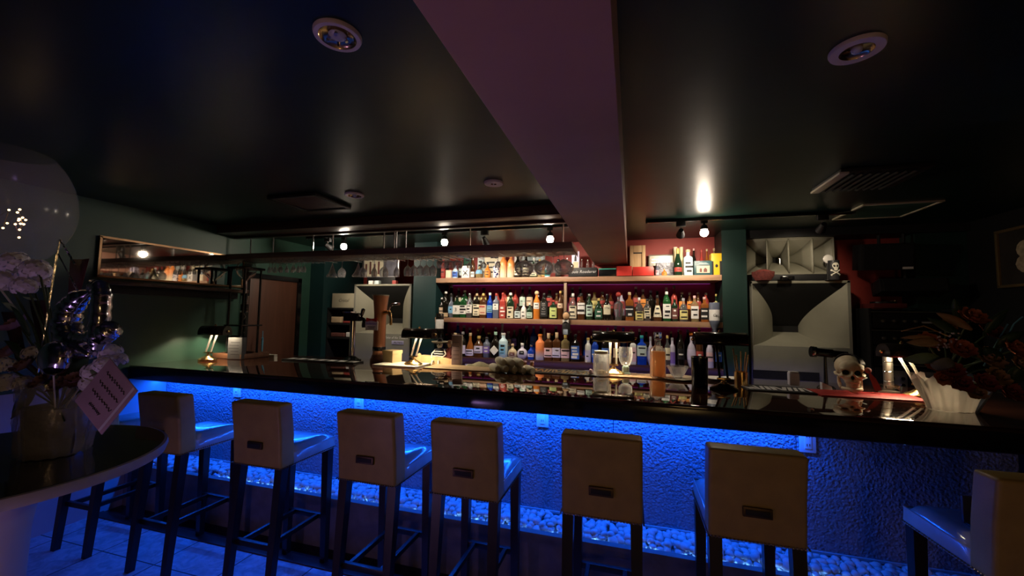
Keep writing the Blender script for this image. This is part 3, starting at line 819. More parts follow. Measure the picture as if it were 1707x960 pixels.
# ---------------------------------------------------------------- front rows: read off the photograph
MIDY, MIDB, LOWY, LOWB = 4.085, 4.235, 4.085, 4.235
def place(px, ytop, wpx, Y, z0):
    c = at(px, 520, Y=Y); e = at(px + wpx / 2, 520, Y=Y); s = at(px - wpx / 2, 520, Y=Y)
    return c.x, (e.x - s.x) / 2, at(px, ytop, Y=Y).z - z0
MS = 'middle shelf'
front_mid = [
 (736, 496, 8, 'wine', 'dark', 'white', ('beige', .2, .5), 1, 'slim dark bottle with white cap at the left end of the middle shelf'),
 (743, 486, 10, 'wine', 'dark', 'white', ('tan', .03, .18), 0, 'tall dark wine bottle with white foil near the left end of the middle shelf'),
 (752, 489, 11, 'round', 'grey', 'black', ('sky', .18, .46, .8), 1, 'dark flask with round sky blue label on the middle shelf'),
 (761.5, 493, 11.5, 'square', 'dgreen', 'black', ('white', .16, .56), 0, 'square bottle with white label and bold black numeral three on the middle shelf'),
 (772.5, 491, 11, 'square', 'green', 'black', ('white', .16, .54), 3, 'green bottle with white square label beside the numeral three bottle'),
 (782.5, 489, 10.5, 'std', 'clear', 'silver', ('white', .20, .54), 3, 'clear bottle with small white label and amber foot on the middle shelf'),
 (794.5, 489, 10.5, 'square', 'dark', 'cork', ('cream', .10, .55), 4, 'dark bottle with tall cream label and black characters on the middle shelf'),
 (805.5, 489, 11.5, 'square', 'brown', 'gold', ('beige', .14, .54), 2, 'dark brown bottle with beige label left of the cobalt blue bottle'),
 (816.5, 488, 10, 'std', 'blue', 'white', ('sky', .22, .50), 3, 'cobalt blue bottle with white cap on the middle shelf'),
 (827, 489, 10, 'square', 'grey', 'red', ('white', .34, .58, .8), 2, 'square grey bottle with white and red emblem right of the cobalt blue bottle'),
 (838, 488, 10.5, 'square', 'red', 'red', ('red', .05, .50), 3, 'red bottle with red label and red cap on the middle shelf'),
 (851, 488, 12, 'std', 'dgreen', 'white', ('cream', .02, .46), 3, 'green bottle with very tall cream label on the middle shelf'),
 (863, 506, 10, 'squat', 'dark', 'black', ('pale', .06, .50), 2, 'short dark bottle with pale blue label between cream label bottle and white one'),
 (873, 504, 9.5, 'squat', 'white', 'white', ('white', .10, .52), 2, 'short white bottle in the trio left of the amber bottle'),
 (883, 505, 10, 'squat', 'dgreen', 'white', ('mint', .08, .42), 2, 'short green bottle with mint label beside the amber bottle'),
 (894.5, 485, 11, 'std', 'orange', 'cork', ('white', .36, .58, 1.0), 2, 'glowing orange whiskey bottle with cork top on the middle shelf'),
 (907, 489, 12.5, 'square', 'dark', 'black', ('black', .10, .66), 0, 'square black bottle with ornate white lettering on black label'),
 (922.5, 500, 12, 'square', 'dgreen', 'red', ('lime', .08, .60), 2, 'dark bottle with lime green label left of the shelf post'),
 (934, 485, 9.5, 'wine', 'brown', 'gold', ('beige', .40, .56), 1, 'slim brown bottle with gold neck just left of the shelf post'),
 (955, 489, 13, 'squat', 'clear', 'white', ('cream', .06, .52), 3, 'clear bottle with cream and blue label just right of the shelf post'),
 (969, 489, 12.5, 'square', 'brown', 'black', ('white', .22, .64), 2, 'square bottle with rounded white label and dark seal on the middle shelf'),
 (982.5, 490, 11.5, 'std', 'dgreen', 'silver', ('mint', .14, .58), 3, 'dark green bottle with banded mint label on the middle shelf'),
 (998, 497, 13, 'squat', 'dgreen', 'gold', ('dgreen', .10, .50), 2, 'squat dark green bottle with golden neck left of the cream label bottle'),
 (1012, 490, 12.5, 'squat', 'dark', 'black', ('cream', .22, .58), 0, 'dark bottle whose cream label bears the year 1776'),
 (1031, 487, 17, 'skull', 'clear', 'red', None, 0, 'clear skull shaped decanter with red ball stopper on the middle shelf'),
 (1049.5, 487, 14, 'square', 'amber', 'cork', ('black', .14, .52), 2, 'square amber bottle with black label and thick cork cap'),
 (1065.5, 496, 13.5, 'squat', 'clear', 'white', ('yellow', .04, .40), 3, 'clear bottle with pale yellow square label on the middle shelf'),
 (1079, 498, 12.5, 'std', 'clear', 'black', ('cream', .12, .58), 4, 'clear bottle with three banded cream labels on the middle shelf'),
 (1096, 492, 15, 'pear', 'brown', 'black', ('cream', .16, .60), 2, 'broad bottle with cream label picturing a copper pot'),
 (1111.5, 486, 13.5, 'square', 'green', 'white', ('white', .10, .58), 3, 'green bottle with large white label and white cap on the middle shelf'),
 (1124.5, 495, 11, 'std', 'dgreen', 'red', ('brown', .10, .54), 2, 'dark green bottle with reddish brown label right of the white label pair'),
 (1139.5, 497, 14, 'squat', 'clear', 'grey', ('yellow', .10, .48), 2, 'clear bottle with splashed yellow label on the middle shelf'),
 (1158, 493, 13, 'square', 'gold', 'pink', ('white', .12, .60), 2, 'pale bottle with big white label and pink cap on the middle shelf'),
 (1174.5, 495, 14, 'square', 'amber', 'pink', ('black', .10, .56), 2, 'amber bottle with black label near the right end of the middle shelf'),
 (1194, 490, 8, 'wine', 'dgreen', 'gold', ('yellow', .45, .75), 1, 'slim green bottle with yellow label at the right end of the middle shelf'),
]
GRP = {'mid': 'front row bottles on the middle shelf', 'low': 'front row bottles on the low shelf', 'top': 'bottles on the top shelf'}
WORDS = {761.5: ('3', .055, 'black', 0), 1012: ('1776', .024, 'black', .06), 1155: None}
for px, yt, w, shp, gl, cap, lab, mk, words in front_mid:
    x, hw, h = place(px, yt, w, MIDY, SZ['mid'])
    wd_ = WORDS.get(px)
    ink = 'white' if lab and lab[0] in ('black', 'blue', 'red', 'brown', 'dgreen') else 'red' if px == 805.5 else 'black'
    o = bottle('bottle', (x, MIDY, SZ['mid']), hw * .97, h, shp, gl, cap, lab, mk, ball=(cap == 'cork' and px < 900 and px > 890) or shp == 'skull', word=wd_, ink=ink)
    if px == 907:
        lb = [c for c in o.children if c.name.startswith('label')][0]
        fy = -hw * .8 * .97 - 0.002
        for s_, sz_, zz in (('JACK', .014, .60), ("DANIEL'S", .010, .535), ('Old', .012, .46), ('No. 7', .016, .39), ('Tennessee', .010, .29), ('WHISKEY', .011, .20)):
            text('lettering', s_, sz_, labmat('white'), lb, (0, fy, zz * h))
    tag(o, words, 'bottle', GRP['mid'])
front_low = [
 (760, 566, 11, 'std', 'dark', 'cork', ('cream', .50, .7), 1, 'dark bottle standing behind the tall brown block on the low shelf'),
 (772.5, 564, 11.5, 'std', 'dark', 'grey', ('lilac', .12, .46), 1, 'dark bottle with lilac label just right of the brown block'),
 (785, 566, 14, 'pear', 'amber', 'cork', ('lilac', .06, .32), 2, 'pear shaped amber bottle with gold neck on the low shelf'),
 (799.5, 571, 14.5, 'squat', 'brown', 'gold', ('lilac', .20, .54), 2, 'broad brown bottle with wide pale label and gold cap on the low shelf'),
 (812.5, 573, 11, 'tall', 'grey', 'silver', ('purple', .22, .56), 2, 'narrow bottle with violet label left of the diamond label bottle'),
 (827, 564, 14, 'squat', 'dark', 'mint', None, 0, 'black apothecary bottle with white diamond label on the low shelf'),
 (840, 566, 14, 'tall', 'ice', 'white', ('sky', .16, .56, .7), 3, 'frosted ice blue bottle with blue print on the low shelf'),
 (855.5, 577, 15, 'round', 'beige', 'cork', ('brown', .22, .44, .6), 1, 'round beige flask with dark oval label on the low shelf'),
 (871.5, 576, 17, 'round', 'lilac', 'white', ('black', .30, .54, .5), 1, 'round pale blue flask with black disc label on the low shelf'),
 (886, 579, 10, 'squat', 'blue', 'silver', ('lilac', .2, .4), 1, 'small dark blue bottle between the round flask and the orange one'),
 (901, 560, 14.5, 'tall', 'orangewht', 'orange', None, 0, 'orange to lilac glazed bottle on the low shelf'),
 (915, 558, 13, 'square', 'brown', 'cork', ('pink', .12, .46), 2, 'bottle with pink white arched label and tall gold top, leftmost of three alike'),
 (928.5, 557, 13, 'square', 'brown', 'cork', ('lilac', .12, .46), 2, 'bottle with lilac arched label and tall gold top, middle of three alike'),
 (943, 558, 13, 'square', 'gold', 'gold', ('pink', .12, .44), 2, 'bottle with pale pink label and gold foot, right of three alike'),
 (959.5, 568, 13, 'square', 'dark', 'black', ('blue', .10, .58), 4, 'black bottle with bright blue label on the low shelf'),
 (980.5, 574, 10, 'tall', 'white', 'gold', ('lilac', .10, .5), 1, 'narrow white bottle with yellow green top left of the glass jar'),
 (992, 570, 11, 'std', 'blue', 'black', ('blue', .2, .5), 1, 'blue bottle half hidden behind the glass jar'),
 (1009, 566, 12, 'std', 'dark', 'black', ('blue', .3, .5), 1, 'dark bottle hidden behind the left of the brass lamp'),
 (1028, 566, 12, 'std', 'brown', 'black', ('beige', .2, .5), 1, 'brown bottle behind the twin lamp stems'),
 (1055, 571, 10, 'square', 'white', 'red', ('pink', .1, .6), 1, 'white and pink carton like bottle right of the goblet'),
 (1069.5, 570, 15, 'square', 'blue', 'teal', ('pale', .30, .66), 2, 'square blue bottle with silver upper label and teal cap'),
 (1084, 572, 13, 'round', 'lilac', 'grey', ('lilac', .2, .5), 0, 'round lilac bottle left of the amber decanter'),
 (1098, 566, 12, 'std', 'dark', 'black', ('cream', .4, .6), 1, 'dark bottle behind the amber decanter'),
 (1112, 570, 10, 'std', 'clear', 'gold', ('cream', .2, .6), 1, 'clear bottle touching the right of the amber decanter'),
 (1120, 574, 9, 'tall', 'lilac', 'grey', ('purple', .1, .5), 0, 'small violet bottle right of the amber decanter'),
 (1134, 562, 12, 'std', 'dark', 'red', ('black', .2, .5), 1, 'dark bottle with red top behind the crystal bowl'),
 (1151.5, 564, 15, 'round', 'lilac', 'orange', ('lilac', .2, .5), 0, 'round lilac bottle with orange stopper behind the black cup'),
 (1165, 556, 12, 'wine', 'brown', 'gold', ('red', .2, .4), 1, 'slender brown bottle with gold foil behind the black cup'),
 (1182, 572, 12, 'squat', 'lilac', 'blue', ('pink', .2, .5), 1, 'pink violet bottle under the dark lamp shade'),
 (1196, 570, 12, 'std', 'dark', 'black', ('blue', .2, .5), 1, 'dark bottle at the right end of the low shelf'),
]
for px, yt, w, shp, gl, cap, lab, mk, words in front_low:
    yt -= 4 if px in (855.5, 871.5, 886) else 3 if px in (901, 915, 928.5, 943) else 11
    x, hw, h = place(px, yt, w * 1.06, LOWY, SZ['low'])
    ink = 'white' if lab and lab[0] in ('black', 'blue', 'red', 'brown', 'purple') else 'black'
    o = bottle('bottle', (x, LOWY, SZ['low']), hw * .97, h, shp, gl, cap, lab, mk, ball=(px == 1151.5), ink=ink, caph=.2 if px in (915, 928.5, 943) else None)
    if px == 827:
        mb = MB(); s = .052
        mb.prism([(0, .30 * h - s), (s * .95, .30 * h), (0, .30 * h + s), (-s * .95, .30 * h)], -hw * .9 - .004, -hw * .9 - .0025)
        mb.build('label', labmat('white'), o, smooth=0)
    tag(o, words, 'bottle', GRP['low'])
# ---------------------------------------------------------------- rear rows
rnd = random.Random(3)
def rear(row, Y, z0, xs, names):
    for i, (px, yt, gl, cap, lab) in enumerate(xs):
        x, hw, h = place(px, yt, 10.5 + rnd.uniform(-.8, 1.2), Y, z0)
        shp = rnd.choice(['std', 'wine', 'std', 'tall'])
        o = bottle('bottle', (x, Y, z0), hw, h, shp, gl, cap, (lab, .30, .62) if lab else None, 1 if lab else 0, seg=14)
        near = min(names, key=lambda f: abs(f[0] - px))
        s = near[8].replace('bottle ', '', 1) if False else near[8]
        cols = {'dark': 'dark', 'brown': 'brown', 'dgreen': 'deep green', 'amber': 'amber', 'red': 'red', 'blue': 'blue', 'clear': 'clear', 'gold': 'pale gold', 'green': 'green', 'grey': 'grey', 'lilac': 'lilac', 'orange': 'orange', 'white': 'white'}
        tag(o, '%s capped %s bottle, rear row of the %s, %s from the left' % (cap, cols[gl], row, ORD[i]), 'bottle', 'rear row bottles on the ' + row)
ORD = ['first', 'second', 'third', 'fourth', 'fifth', 'sixth', 'seventh', 'eighth', 'ninth', 'tenth', 'eleventh', 'twelfth', 'thirteenth', 'fourteenth', 'fifteenth', 'sixteenth', 'seventeenth', 'eighteenth', 'nineteenth', 'twentieth',
       'twenty-first', 'twenty-second', 'twenty-third', 'twenty-fourth', 'twenty-fifth', 'twenty-sixth', 'twenty-seventh', 'twenty-eighth', 'twenty-ninth', 'thirtieth', 'thirty-first', 'thirty-second', 'thirty-third', 'thirty-fourth', 'thirty-fifth', 'thirty-sixth']
rear('middle shelf', MIDB, SZ['mid'] + .05, [
 (741, 487, 'dark', 'white', None), (752, 476, 'dark', 'grey', None), (764, 480, 'dark', 'grey', 'cream'), (774, 484, 'green', 'white', 'mint'), (783, 488, 'clear', 'purple', 'lilac'), (795, 480, 'brown', 'purple', 'cream'),
 (806, 480, 'brown', 'black', 'yellow'), (817, 486, 'dark', 'black', None), (829, 486, 'red', 'red', 'red'), (841, 484, 'red', 'red', 'orange'), (850, 478, 'brown', 'red', 'cream'), (859, 483, 'red', 'red', None), (871, 478, 'dark', 'grey', 'mint'),
 (883, 478, 'dark', 'grey', 'beige'), (896, 492, 'brown', 'white', 'cream'), (907, 488, 'dark', 'white', 'red'), (916, 480, 'dark', 'red', 'red'), (928, 488, 'brown', 'white', 'red'), (937, 484, 'brown', 'white', None),
 (954, 479, 'dark', 'grey', 'red'), (967, 478, 'dark', 'grey', 'red'), (980, 488, 'dark', 'black', None), (991, 487, 'gold', 'gold', 'yellow'), (1004, 486, 'brown', 'grey', 'red'), (1018, 488, 'brown', 'red', 'red'),
 (1036, 488, 'lilac', 'red', 'red'), (1060, 478, 'brown', 'white', 'red'), (1072, 482, 'brown', 'white', 'orange'), (1085, 484, 'dark', 'grey', None), (1096, 485, 'dark', 'black', None), (1111, 479, 'green', 'white', None),
 (1124, 476, 'red', 'grey', 'red'), (1137, 487, 'dark', 'white', 'orange'), (1150, 487, 'brown', 'white', 'orange'), (1164, 487, 'brown', 'white', 'red'), (1177, 488, 'red', 'white', 'red')], front_mid)
rear('low shelf', LOWB, SZ['low'] + .05, [
 (746, 556, 'dark', 'red', None), (755, 555, 'clear', 'cork', None), (764, 538, 'blue', 'lilac', 'cream'), (774, 542, 'dark', 'lilac', None), (784, 546, 'dark', 'lilac', None), (798, 548, 'brown', 'gold', None), (806, 542, 'dark', 'grey', None),
 (816, 554, 'dark', 'gold', None), (827, 545, 'dark', 'lilac', None), (838, 539, 'lilac', 'lilac', None), (848, 552, 'grey', 'white', 'cream'), (858, 550, 'dark', 'grey', 'purple'), (868, 548, 'dark', 'black', None), (878, 543, 'dark', 'lilac', None),
 (890, 543, 'blue', 'lilac', 'blue'), (902, 543, 'dark', 'lilac', None), (908, 547, 'lilac', 'lilac', None), (921, 556, 'dark', 'orange', None), (927, 543, 'dark', 'lilac', None), (951, 551, 'brown', 'cork', None), (965, 551, 'red', 'pink', None),
 (977, 552, 'blue', 'lilac', 'blue'), (989, 549, 'dark', 'lilac', None), (1001, 549, 'dark', 'lilac', None), (1013, 546, 'blue', 'lilac', 'blue'), (1026, 543, 'dark', 'lilac', None), (1039, 546, 'blue', 'blue', None), (1052, 549, 'dark', 'cork', None), (1066, 548, 'dark', 'white', None),
 (1077, 553, 'dark', 'black', 'cream'), (1118, 552, 'dark', 'cork', None), (1131, 548, 'dark', 'white', None), (1146, 549, 'dark', 'lilac', None), (1174, 553, 'dark', 'cork', None)], front_low)
# ---------------------------------------------------------------- top shelf
TY, TZ = 4.09, SZ['top']
def top_bottle(px, yt, w, shp, gl, cap, lab, mk, words, Y=TY, **kw):
    x, hw, h = place(px, yt, w, Y, TZ)
    tag(bottle('bottle', (x, Y, TZ), hw * .97, h, shp, gl, cap, lab, mk, **kw), words, 'bottle', GRP['top'])
def carton(name, px0, px1, y0, depth, m, words, cat='box', Y=TY, z0=TZ, rz=0.0, bev=.003):
    a, c = at(px0, 450, Y=Y - depth / 2), at(px1, 450, Y=Y - depth / 2)
    h = at((px0 + px1) / 2, y0, Y=Y - depth / 2).z - z0
    t = thing(name, words, cat, ((a.x + c.x) / 2, Y, z0), rz)
    w = c.x - a.x
    MB().box((0, 0, h / 2), (w, depth, h), bev=bev).build('body', m, t)
    return t, w, h, -depth / 2
top_bottle(737, 432, 7, 'tall', 'red', 'red', ('red', .1, .5), 1, 'red bottle at the left end of the top shelf')
t, w, h, fy = carton('gift_box', 743, 752, 450, .09, labmat('beige'), 'small beige box at the left end of the top shelf')
MB().box((0, fy - .001, h * .5), (w * .8, .002, h * .8)).build('printed_panel', labmat('cream'), t, smooth=0)
top_bottle(757.5, 442, 9, 'squat', 'ice', 'black', ('blue', .1, .5), 2, 'small blue and white bottle on the top shelf left of the white box')
top_bottle(767, 434, 8, 'std', 'clear', 'silver', ('pale', .2, .6), 1, 'clear bottle behind the left edge of the white box on the top shelf', Y=4.2)
t, w, h, fy = carton('gift_box', 769.5, 782.5, 443, .10, labmat('white'), 'white box with black painted character on the top shelf')
mb = MB()
for (x0, z0_, x1, z1_, q) in ((-.3, .48, .02, .34, .05), (.25, .50, -.05, .36, .05), (-.02, .38, -.30, .18, .06), (0, .38, .30, .18, .06), (0, .36, .0, .22, .05)):
    a = Vector((x0 * w, 0, z0_ * h * 1.4 - .01)); c = Vector((x1 * w, 0, z1_ * h * 1.4 - .01)); d = (c - a).normalized(); n = Vector((-d.z, 0, d.x)) * q * w * .9
    mb.prism([((a + n).x, (a + n).z), ((c + n * .5).x, (c + n * .5).z), ((c - n * .5).x, (c - n * .5).z), ((a - n).x, (a - n).z)], fy - .002, fy - .0004)
mb.build('painted_character', M_ink, t, smooth=0)
top_bottle(787, 428, 7, 'wine', 'brown', 'silver', ('white', .05, .3), 1, 'slim brown bottle right of the white box on the top shelf')
top_bottle(798, 441, 13, 'jug', 'gold', 'black', ('sky', .3, .62), 0, 'jug bottle with turquoise shoulder on the top shelf')
top_bottle(811.5, 438, 10, 'jug', 'orange', 'black', ('orange', .1, .5), 2, 'orange jug bottle on the top shelf left of the porcelain one')
top_bottle(826, 436, 11.5, 'tall', 'bluecer', 'white', None, 0, 'blue and white patterned porcelain bottle on the top shelf')
top_bottle(838, 420, 11.5, 'std', 'orangecer', 'cork', None, 0, 'orange over cream ceramic bottle beside the patterned porcelain')
top_bottle(850.5, 422, 12.5, 'std', 'orangecer', 'cork', None, 0, 'orange over cream ceramic bottle beside the dark cream label bottle')
top_bottle(862, 424, 11, 'std', 'dark', 'black', ('cream', .10, .42), 2, 'dark bottle with cream label right of the orange ceramic pair')
top_bottle(876, 424, 11, 'std', 'dark', 'gold', ('cream', .10, .42), 2, 'dark bottle with cream label behind the first large balloon glass')
top_bottle(889, 430, 12, 'pear', 'dgreen', 'white', ('cream', .08, .4), 2, 'pear shaped bottle behind the gap between balloon glasses')
top_bottle(899, 432, 8, 'tall', 'gold', 'gold', ('yellow', .2, .6), 1, 'narrow pale gold bottle behind the second balloon glass')
top_bottle(905, 440, 7, 'std', 'amber', 'gold', ('gold', .1, .5), 1, 'small amber bottle behind the second balloon glass')
top_bottle(912, 438, 9, 'squat', 'ice', 'silver', ('teal', .1, .5), 1, 'small teal bottle behind the second balloon glass')
top_bottle(930, 432, 10, 'std', 'dark', 'black', ('black', .1, .5), 1, 'black bottle behind the third balloon glass')
# framed certificates leaning on the wall
def leaning(name, px0, px1, y0, y1, m, words, cat, Y=4.30, frame=None, mk=0, z_low=None):
    a, c = at(px0, y0, Y=Y), at(px1, y1, Y=Y); lo = at(px0, y1, Y=Y).z
    w, h = c.x - a.x, a.z - lo
    t = thing(name, words, cat, ((a.x + c.x) / 2, Y, lo))
    MB().box((0, 0, h / 2), (w, .015, h), bev=.002).build('board', frame or m, t)
    q = MB().box((0, -.009, h / 2), (w * .90, .004, h * .90)).build('print', m, t, smooth=0)
    if mk:
        mb = MB(); r = random.Random(int(px0))
        for k in range(mk):
            ww = w * r.uniform(.2, .7)
            mb.box((r.uniform(-.1, .1) * w, -.0118, h * (.15 + .7 * (k + .5) / mk)), (ww, .0014, h * .05))
        mb.build('writing', M_ink, t, smooth=0)
    return t, w, h
for a in ((797, 808, 417, 465, labmat('pale'), 'pale certificate sheet standing behind the jug bottles', 'certificate'), (808, 842, 419, 465, labmat('cream'), 'wide cream certificate standing behind the porcelain bottle', 'certificate'),
          (858, 869, 417, 465, labmat('white'), 'white sheet standing behind the dark cream label bottle', 'sheet'), (870, 908, 416, 465, labmat('pale'), 'grey picture sheet standing behind the balloon glasses', 'sheet'),
          (773, 785, 425, 465, labmat('dgreen'), 'dark green card standing behind the white box', 'card')):
    t, w, h = leaning('certificate', *a[:4], a[4], a[5], a[6], mk=4)
# right of the beam
t, w, h, fy = carton('wine_crate', 947.5, 995, 446, .15, M_black, 'long black crate with silver script on the top shelf under the beam')
text('lettering', 'Louis Roederer', .042, mat('silver print', (.5, .5, .5), .4, noise=(9, .05)), t, (0, fy - .001, h * .52), shear=.25)
cz = TZ + h
t, w, h, fy = carton('picture_box', 953, 965.5, 419, .06, labmat('lilac'), 'pale box showing a dark bottle, standing on the black crate', z0=cz)
MB().prism([(-.012, h * .42), (.012, h * .42), (.010, h * .66), (.005, h * .74), (.005, h * .8), (-.005, h * .8), (-.005, h * .74), (-.010, h * .66)], fy - .002, fy - .0005).build('printed_bottle', M_ink, t, smooth=0)
MB().box((.003, fy - .001, h * .2), (w * .72, .002, h * .36)).build('printed_scene', labmat('tan'), t, smooth=0)
M_mini = M_glass
for px, yt, w_, words in ((945, 430, 4, 'tiny clear bottle left of the box on the black crate'), (969.5, 432, 3.4, 'tiny slim white bottle right of the box on the black crate'), (979.5, 433, 5, 'tiny round glass on the black crate'), (989, 433, 5, 'tiny round glass at the right end of the black crate')):
    x, hw, _ = place(px, yt, w_, 4.09, cz)
    h = at(px, yt, Y=4.09).z - cz
    o = bottle('miniature_bottle', (x, 4.09, cz), hw, h, 'squat' if w_ == 5 else 'tall', 'clear', 'white', None)
    tag(o, words, 'bottle', 'miniatures on the black crate')
M_tealg = mat('teal glass plate edge', (.05, .40, .30), .25, noise=(9, .1))
t, w, h, fy = carton('display_case', 998, 1027, 449, .14, M_gloss_black, 'low black case with a teal glass top edge beside the red boxes')
MB().box((0, 0, h + .004), (w, .15, .009), bev=.001).build('glass_top', M_tealg, t)
M_gold = mat('gilt chain', (.75, .58, .25), .3, 1.0, noise=(9, .1))
p = at(1013, 460, Y=4.02)
mb = MB()
for k in range(7): mb.lathe([(.010 + .004 * math.cos(a), .004 * math.sin(a)) for a in [2 * PI * i / 8 for i in range(9)]], 10, T(-.05 + k * .017, 0, .009 + .008 * (k % 3)) @ R(k * 1.1, 'X') @ R(.5 * k, 'Y'), cap=False)
o = mb.build('gilt_chain', M_gold); o.location = (p.x, 4.045, TZ)
for k in (0,): tag(o, 'small heap of gilt chain on the top shelf before the black case', 'chain')
M_redbox = mat('red lacquered box', (.62, .045, .035), .35, noise=(6, .06))
t, w, h, fy = carton('gift_box', 1028, 1053.5, 443.5, .15, M_redbox, 'bright red box under the end of the beam, left of two', rz=.0)
t2, w2, h2, fy2 = carton('gift_box', 1054.5, 1090, 446, .15, M_redbox, 'bright red box with open lid, right of two under the wooden case')
MB().box((0, .05, h2 + .008), (w2, .012, .03), bev=.001).build('lid', M_redbox, t2)
M_pine = wood('pine case', (.52, .33, .16), (.68, .46, .24), 5, .5, 'Z')
# pine presentation case stands behind
a, c = at(1050, 410, Y=4.24), at(1076, 445, Y=4.24)
t = thing('presentation_case', 'pale pine presentation case with a window standing behind the red boxes', 'case', ((a.x + c.x) / 2, 4.24, TZ))
w = c.x - a.x; h = a.z - TZ
mb = MB(); mb.box((0, .02, h / 2), (w, .05, h), bev=.003)
mb.build('back_board', M_pine, t)
for sx in (-1, 1): MB().box((sx * (w / 2 - .016), -.012, h / 2), (.032, .018, h), bev=.002).build('side_rail', M_pine, t)
MB().box((0, -.012, h - .035), (w - .07, .018, .07), bev=.002).build('top_rail', M_pine, t)
MB().box((0, -.012, .04), (w - .07, .018, .08), bev=.002).build('bottom_rail', M_pine, t)
MB().box((0, -.006, h - .075), (w * .6, .014, .012)).build('clasp', M_ink, t, smooth=0)
# silver plaques and boxes further right
M_steel = mat('brushed steel plaque', (.22, .205, .18), .35, .7, noise=(14, .25))
t, w, h = leaning('plaque', 1081, 1124, 425, 465, M_steel, 'grey metal plaque with flecked lettering leaning on the red wall', 'plaque', frame=mat('plaque frame', (.22, .19, .15), .4, noise=(9, .1)))
mb = MB(); r = random.Random(4)
for j in range(2):
    for k in range(9): mb.box((-w * .36 + k * w * .085, -.012, h * (.80 - .12 * j)), (w * .06, .002, h * r.uniform(.03, .06)))
mb.build('raised_letters', mat('bright metal', (.85, .83, .75), .25, .9, noise=(9, .1)), t, smooth=0)
t, w, h = leaning('silver_tray', 1093, 1125, 438, 465, mat('crumpled silver foil', (.14, .14, .16), .45, .9, noise=(40, .5), bump=(45, .6)), 'shiny silver tray leaning before the grey plaque', 'tray', Y=4.2)
top_bottle(1096, 441, 6, 'std', 'grey', 'pink', ('pink', .1, .5), 1, 'tiny pink label bottle right of the red boxes')
top_bottle(1108, 448, 9.5, 'jug', 'orange', 'cork', ('orange', .1, .5), 1, 'tiny orange jug before the silver tray')
top_bottle(1131, 414, 14, 'champ', 'dgreen', 'gold', ('red', .14, .30), 1, 'champagne bottle with red label on the top shelf', caph=.2)
top_bottle(1148, 416, 16, 'square', 'ice', 'cork', ('pale', .12, .52), 3, 'large pale square bottle with cork beside the champagne bottle', capw=1.5)
M_tube = mat('cream gift tube', (.74, .66, .38), .4, noise=(8, .08))
for px, wds in ((1127, 'cream cylindrical gift tube behind the champagne bottle, left one'), (1137, 'cream cylindrical gift tube between champagne bottle and pale square bottle')):
    x, hw, h = place(px, 412, 6.5, 4.23, TZ)
    t = thing('gift_tube', wds, 'tube', (x, 4.23, TZ))
    MB().lathe([(hw, 0), (hw, h * .9)], 20).build('tube', M_tube, t); MB().lathe([(hw * 1.04, h * .9), (hw * 1.04, h)], 20).build('lid', labmat('cream'), t)
for px, yt, gl, cp, wds in ((1158, 414, 'dark', 'pink', 'dark wine bottle behind the teal gift box, left one'), (1171, 416, 'red', 'red', 'reddish bottle behind the teal gift box, middle one'), (1180, 415, 'amber', 'cork', 'amber bottle behind the teal gift box, right one'), (1192, 414, 'gold', 'cork', 'pale bottle behind the yellow box')):
    top_bottle(px, yt, 8, 'wine', gl, cp, None, 0, wds, Y=4.24)
t, w, h, fy = carton('gift_box', 1157.5, 1187, 434.5, .12, mat('teal carton', (.03, .09, .10), .4, noise=(9, .15)), 'dark teal gift box with a pale house picture on the top shelf')
MB().box((0, fy - .001, h * .40), (w * .74, .002, h * .50)).build('printed_house', labmat('beige'), t, smooth=0)
mb = MB()
mb.prism([(-.2 * w, h * .2), (-.07 * w, h * .2), (-.07 * w, h * .42), (-.135 * w, h * .5), (-.2 * w, h * .42)], fy - .004, fy - .0022)
mb.prism([(.02 * w, h * .2), (.22 * w, h * .2), (.22 * w, h * .4), (.12 * w, h * .52), (.02 * w, h * .4)], fy - .004, fy - .0022)
mb.build('printed_arches', labmat('brown'), t, smooth=0)
mb = MB()
for k in range(3): mb.box((0, fy - .001, h * (.80 - .0 * k) + (k - 1) * h * .05), (w * (.7 - .15 * k), .002, h * .02))
mb.build('printed_lines', labmat('pale'), t, smooth=0)
M_yel = mat('yellow carton', (.80, .50, .02), .4, noise=(9, .06))
t, w, h, fy = carton('gift_box', 1186, 1203.5, 422, .10, M_yel, 'yellow box with black side panels at the right end of the top shelf')
for sx in (-1, 1): MB().box((sx * w * .40, fy - .001, h * .32), (w * .22, .002, h * .64)).build('black_panel', M_ink, t, smooth=0)
MB().ball((0, fy - .001, h * .42), (w * .14, .003, w * .18), 2).build('emblem', M_ink, t)

M_vio = mat('violet led strip', (.3, .1, .5), .4, emit=(.60, .04, .46), es=1.0)
for k, wds in (('top', 'faint violet light strip under the rear of the top shelf'), ('mid', 'faint violet light strip under the rear of the middle shelf')):
    strip_light('shelf_led_strip', wds, ((SH0 + SH1) / 2, 4.335, SZ[k] - .05 - .0085), SH1 - SH0 - .1, .012, M_vio, 0)
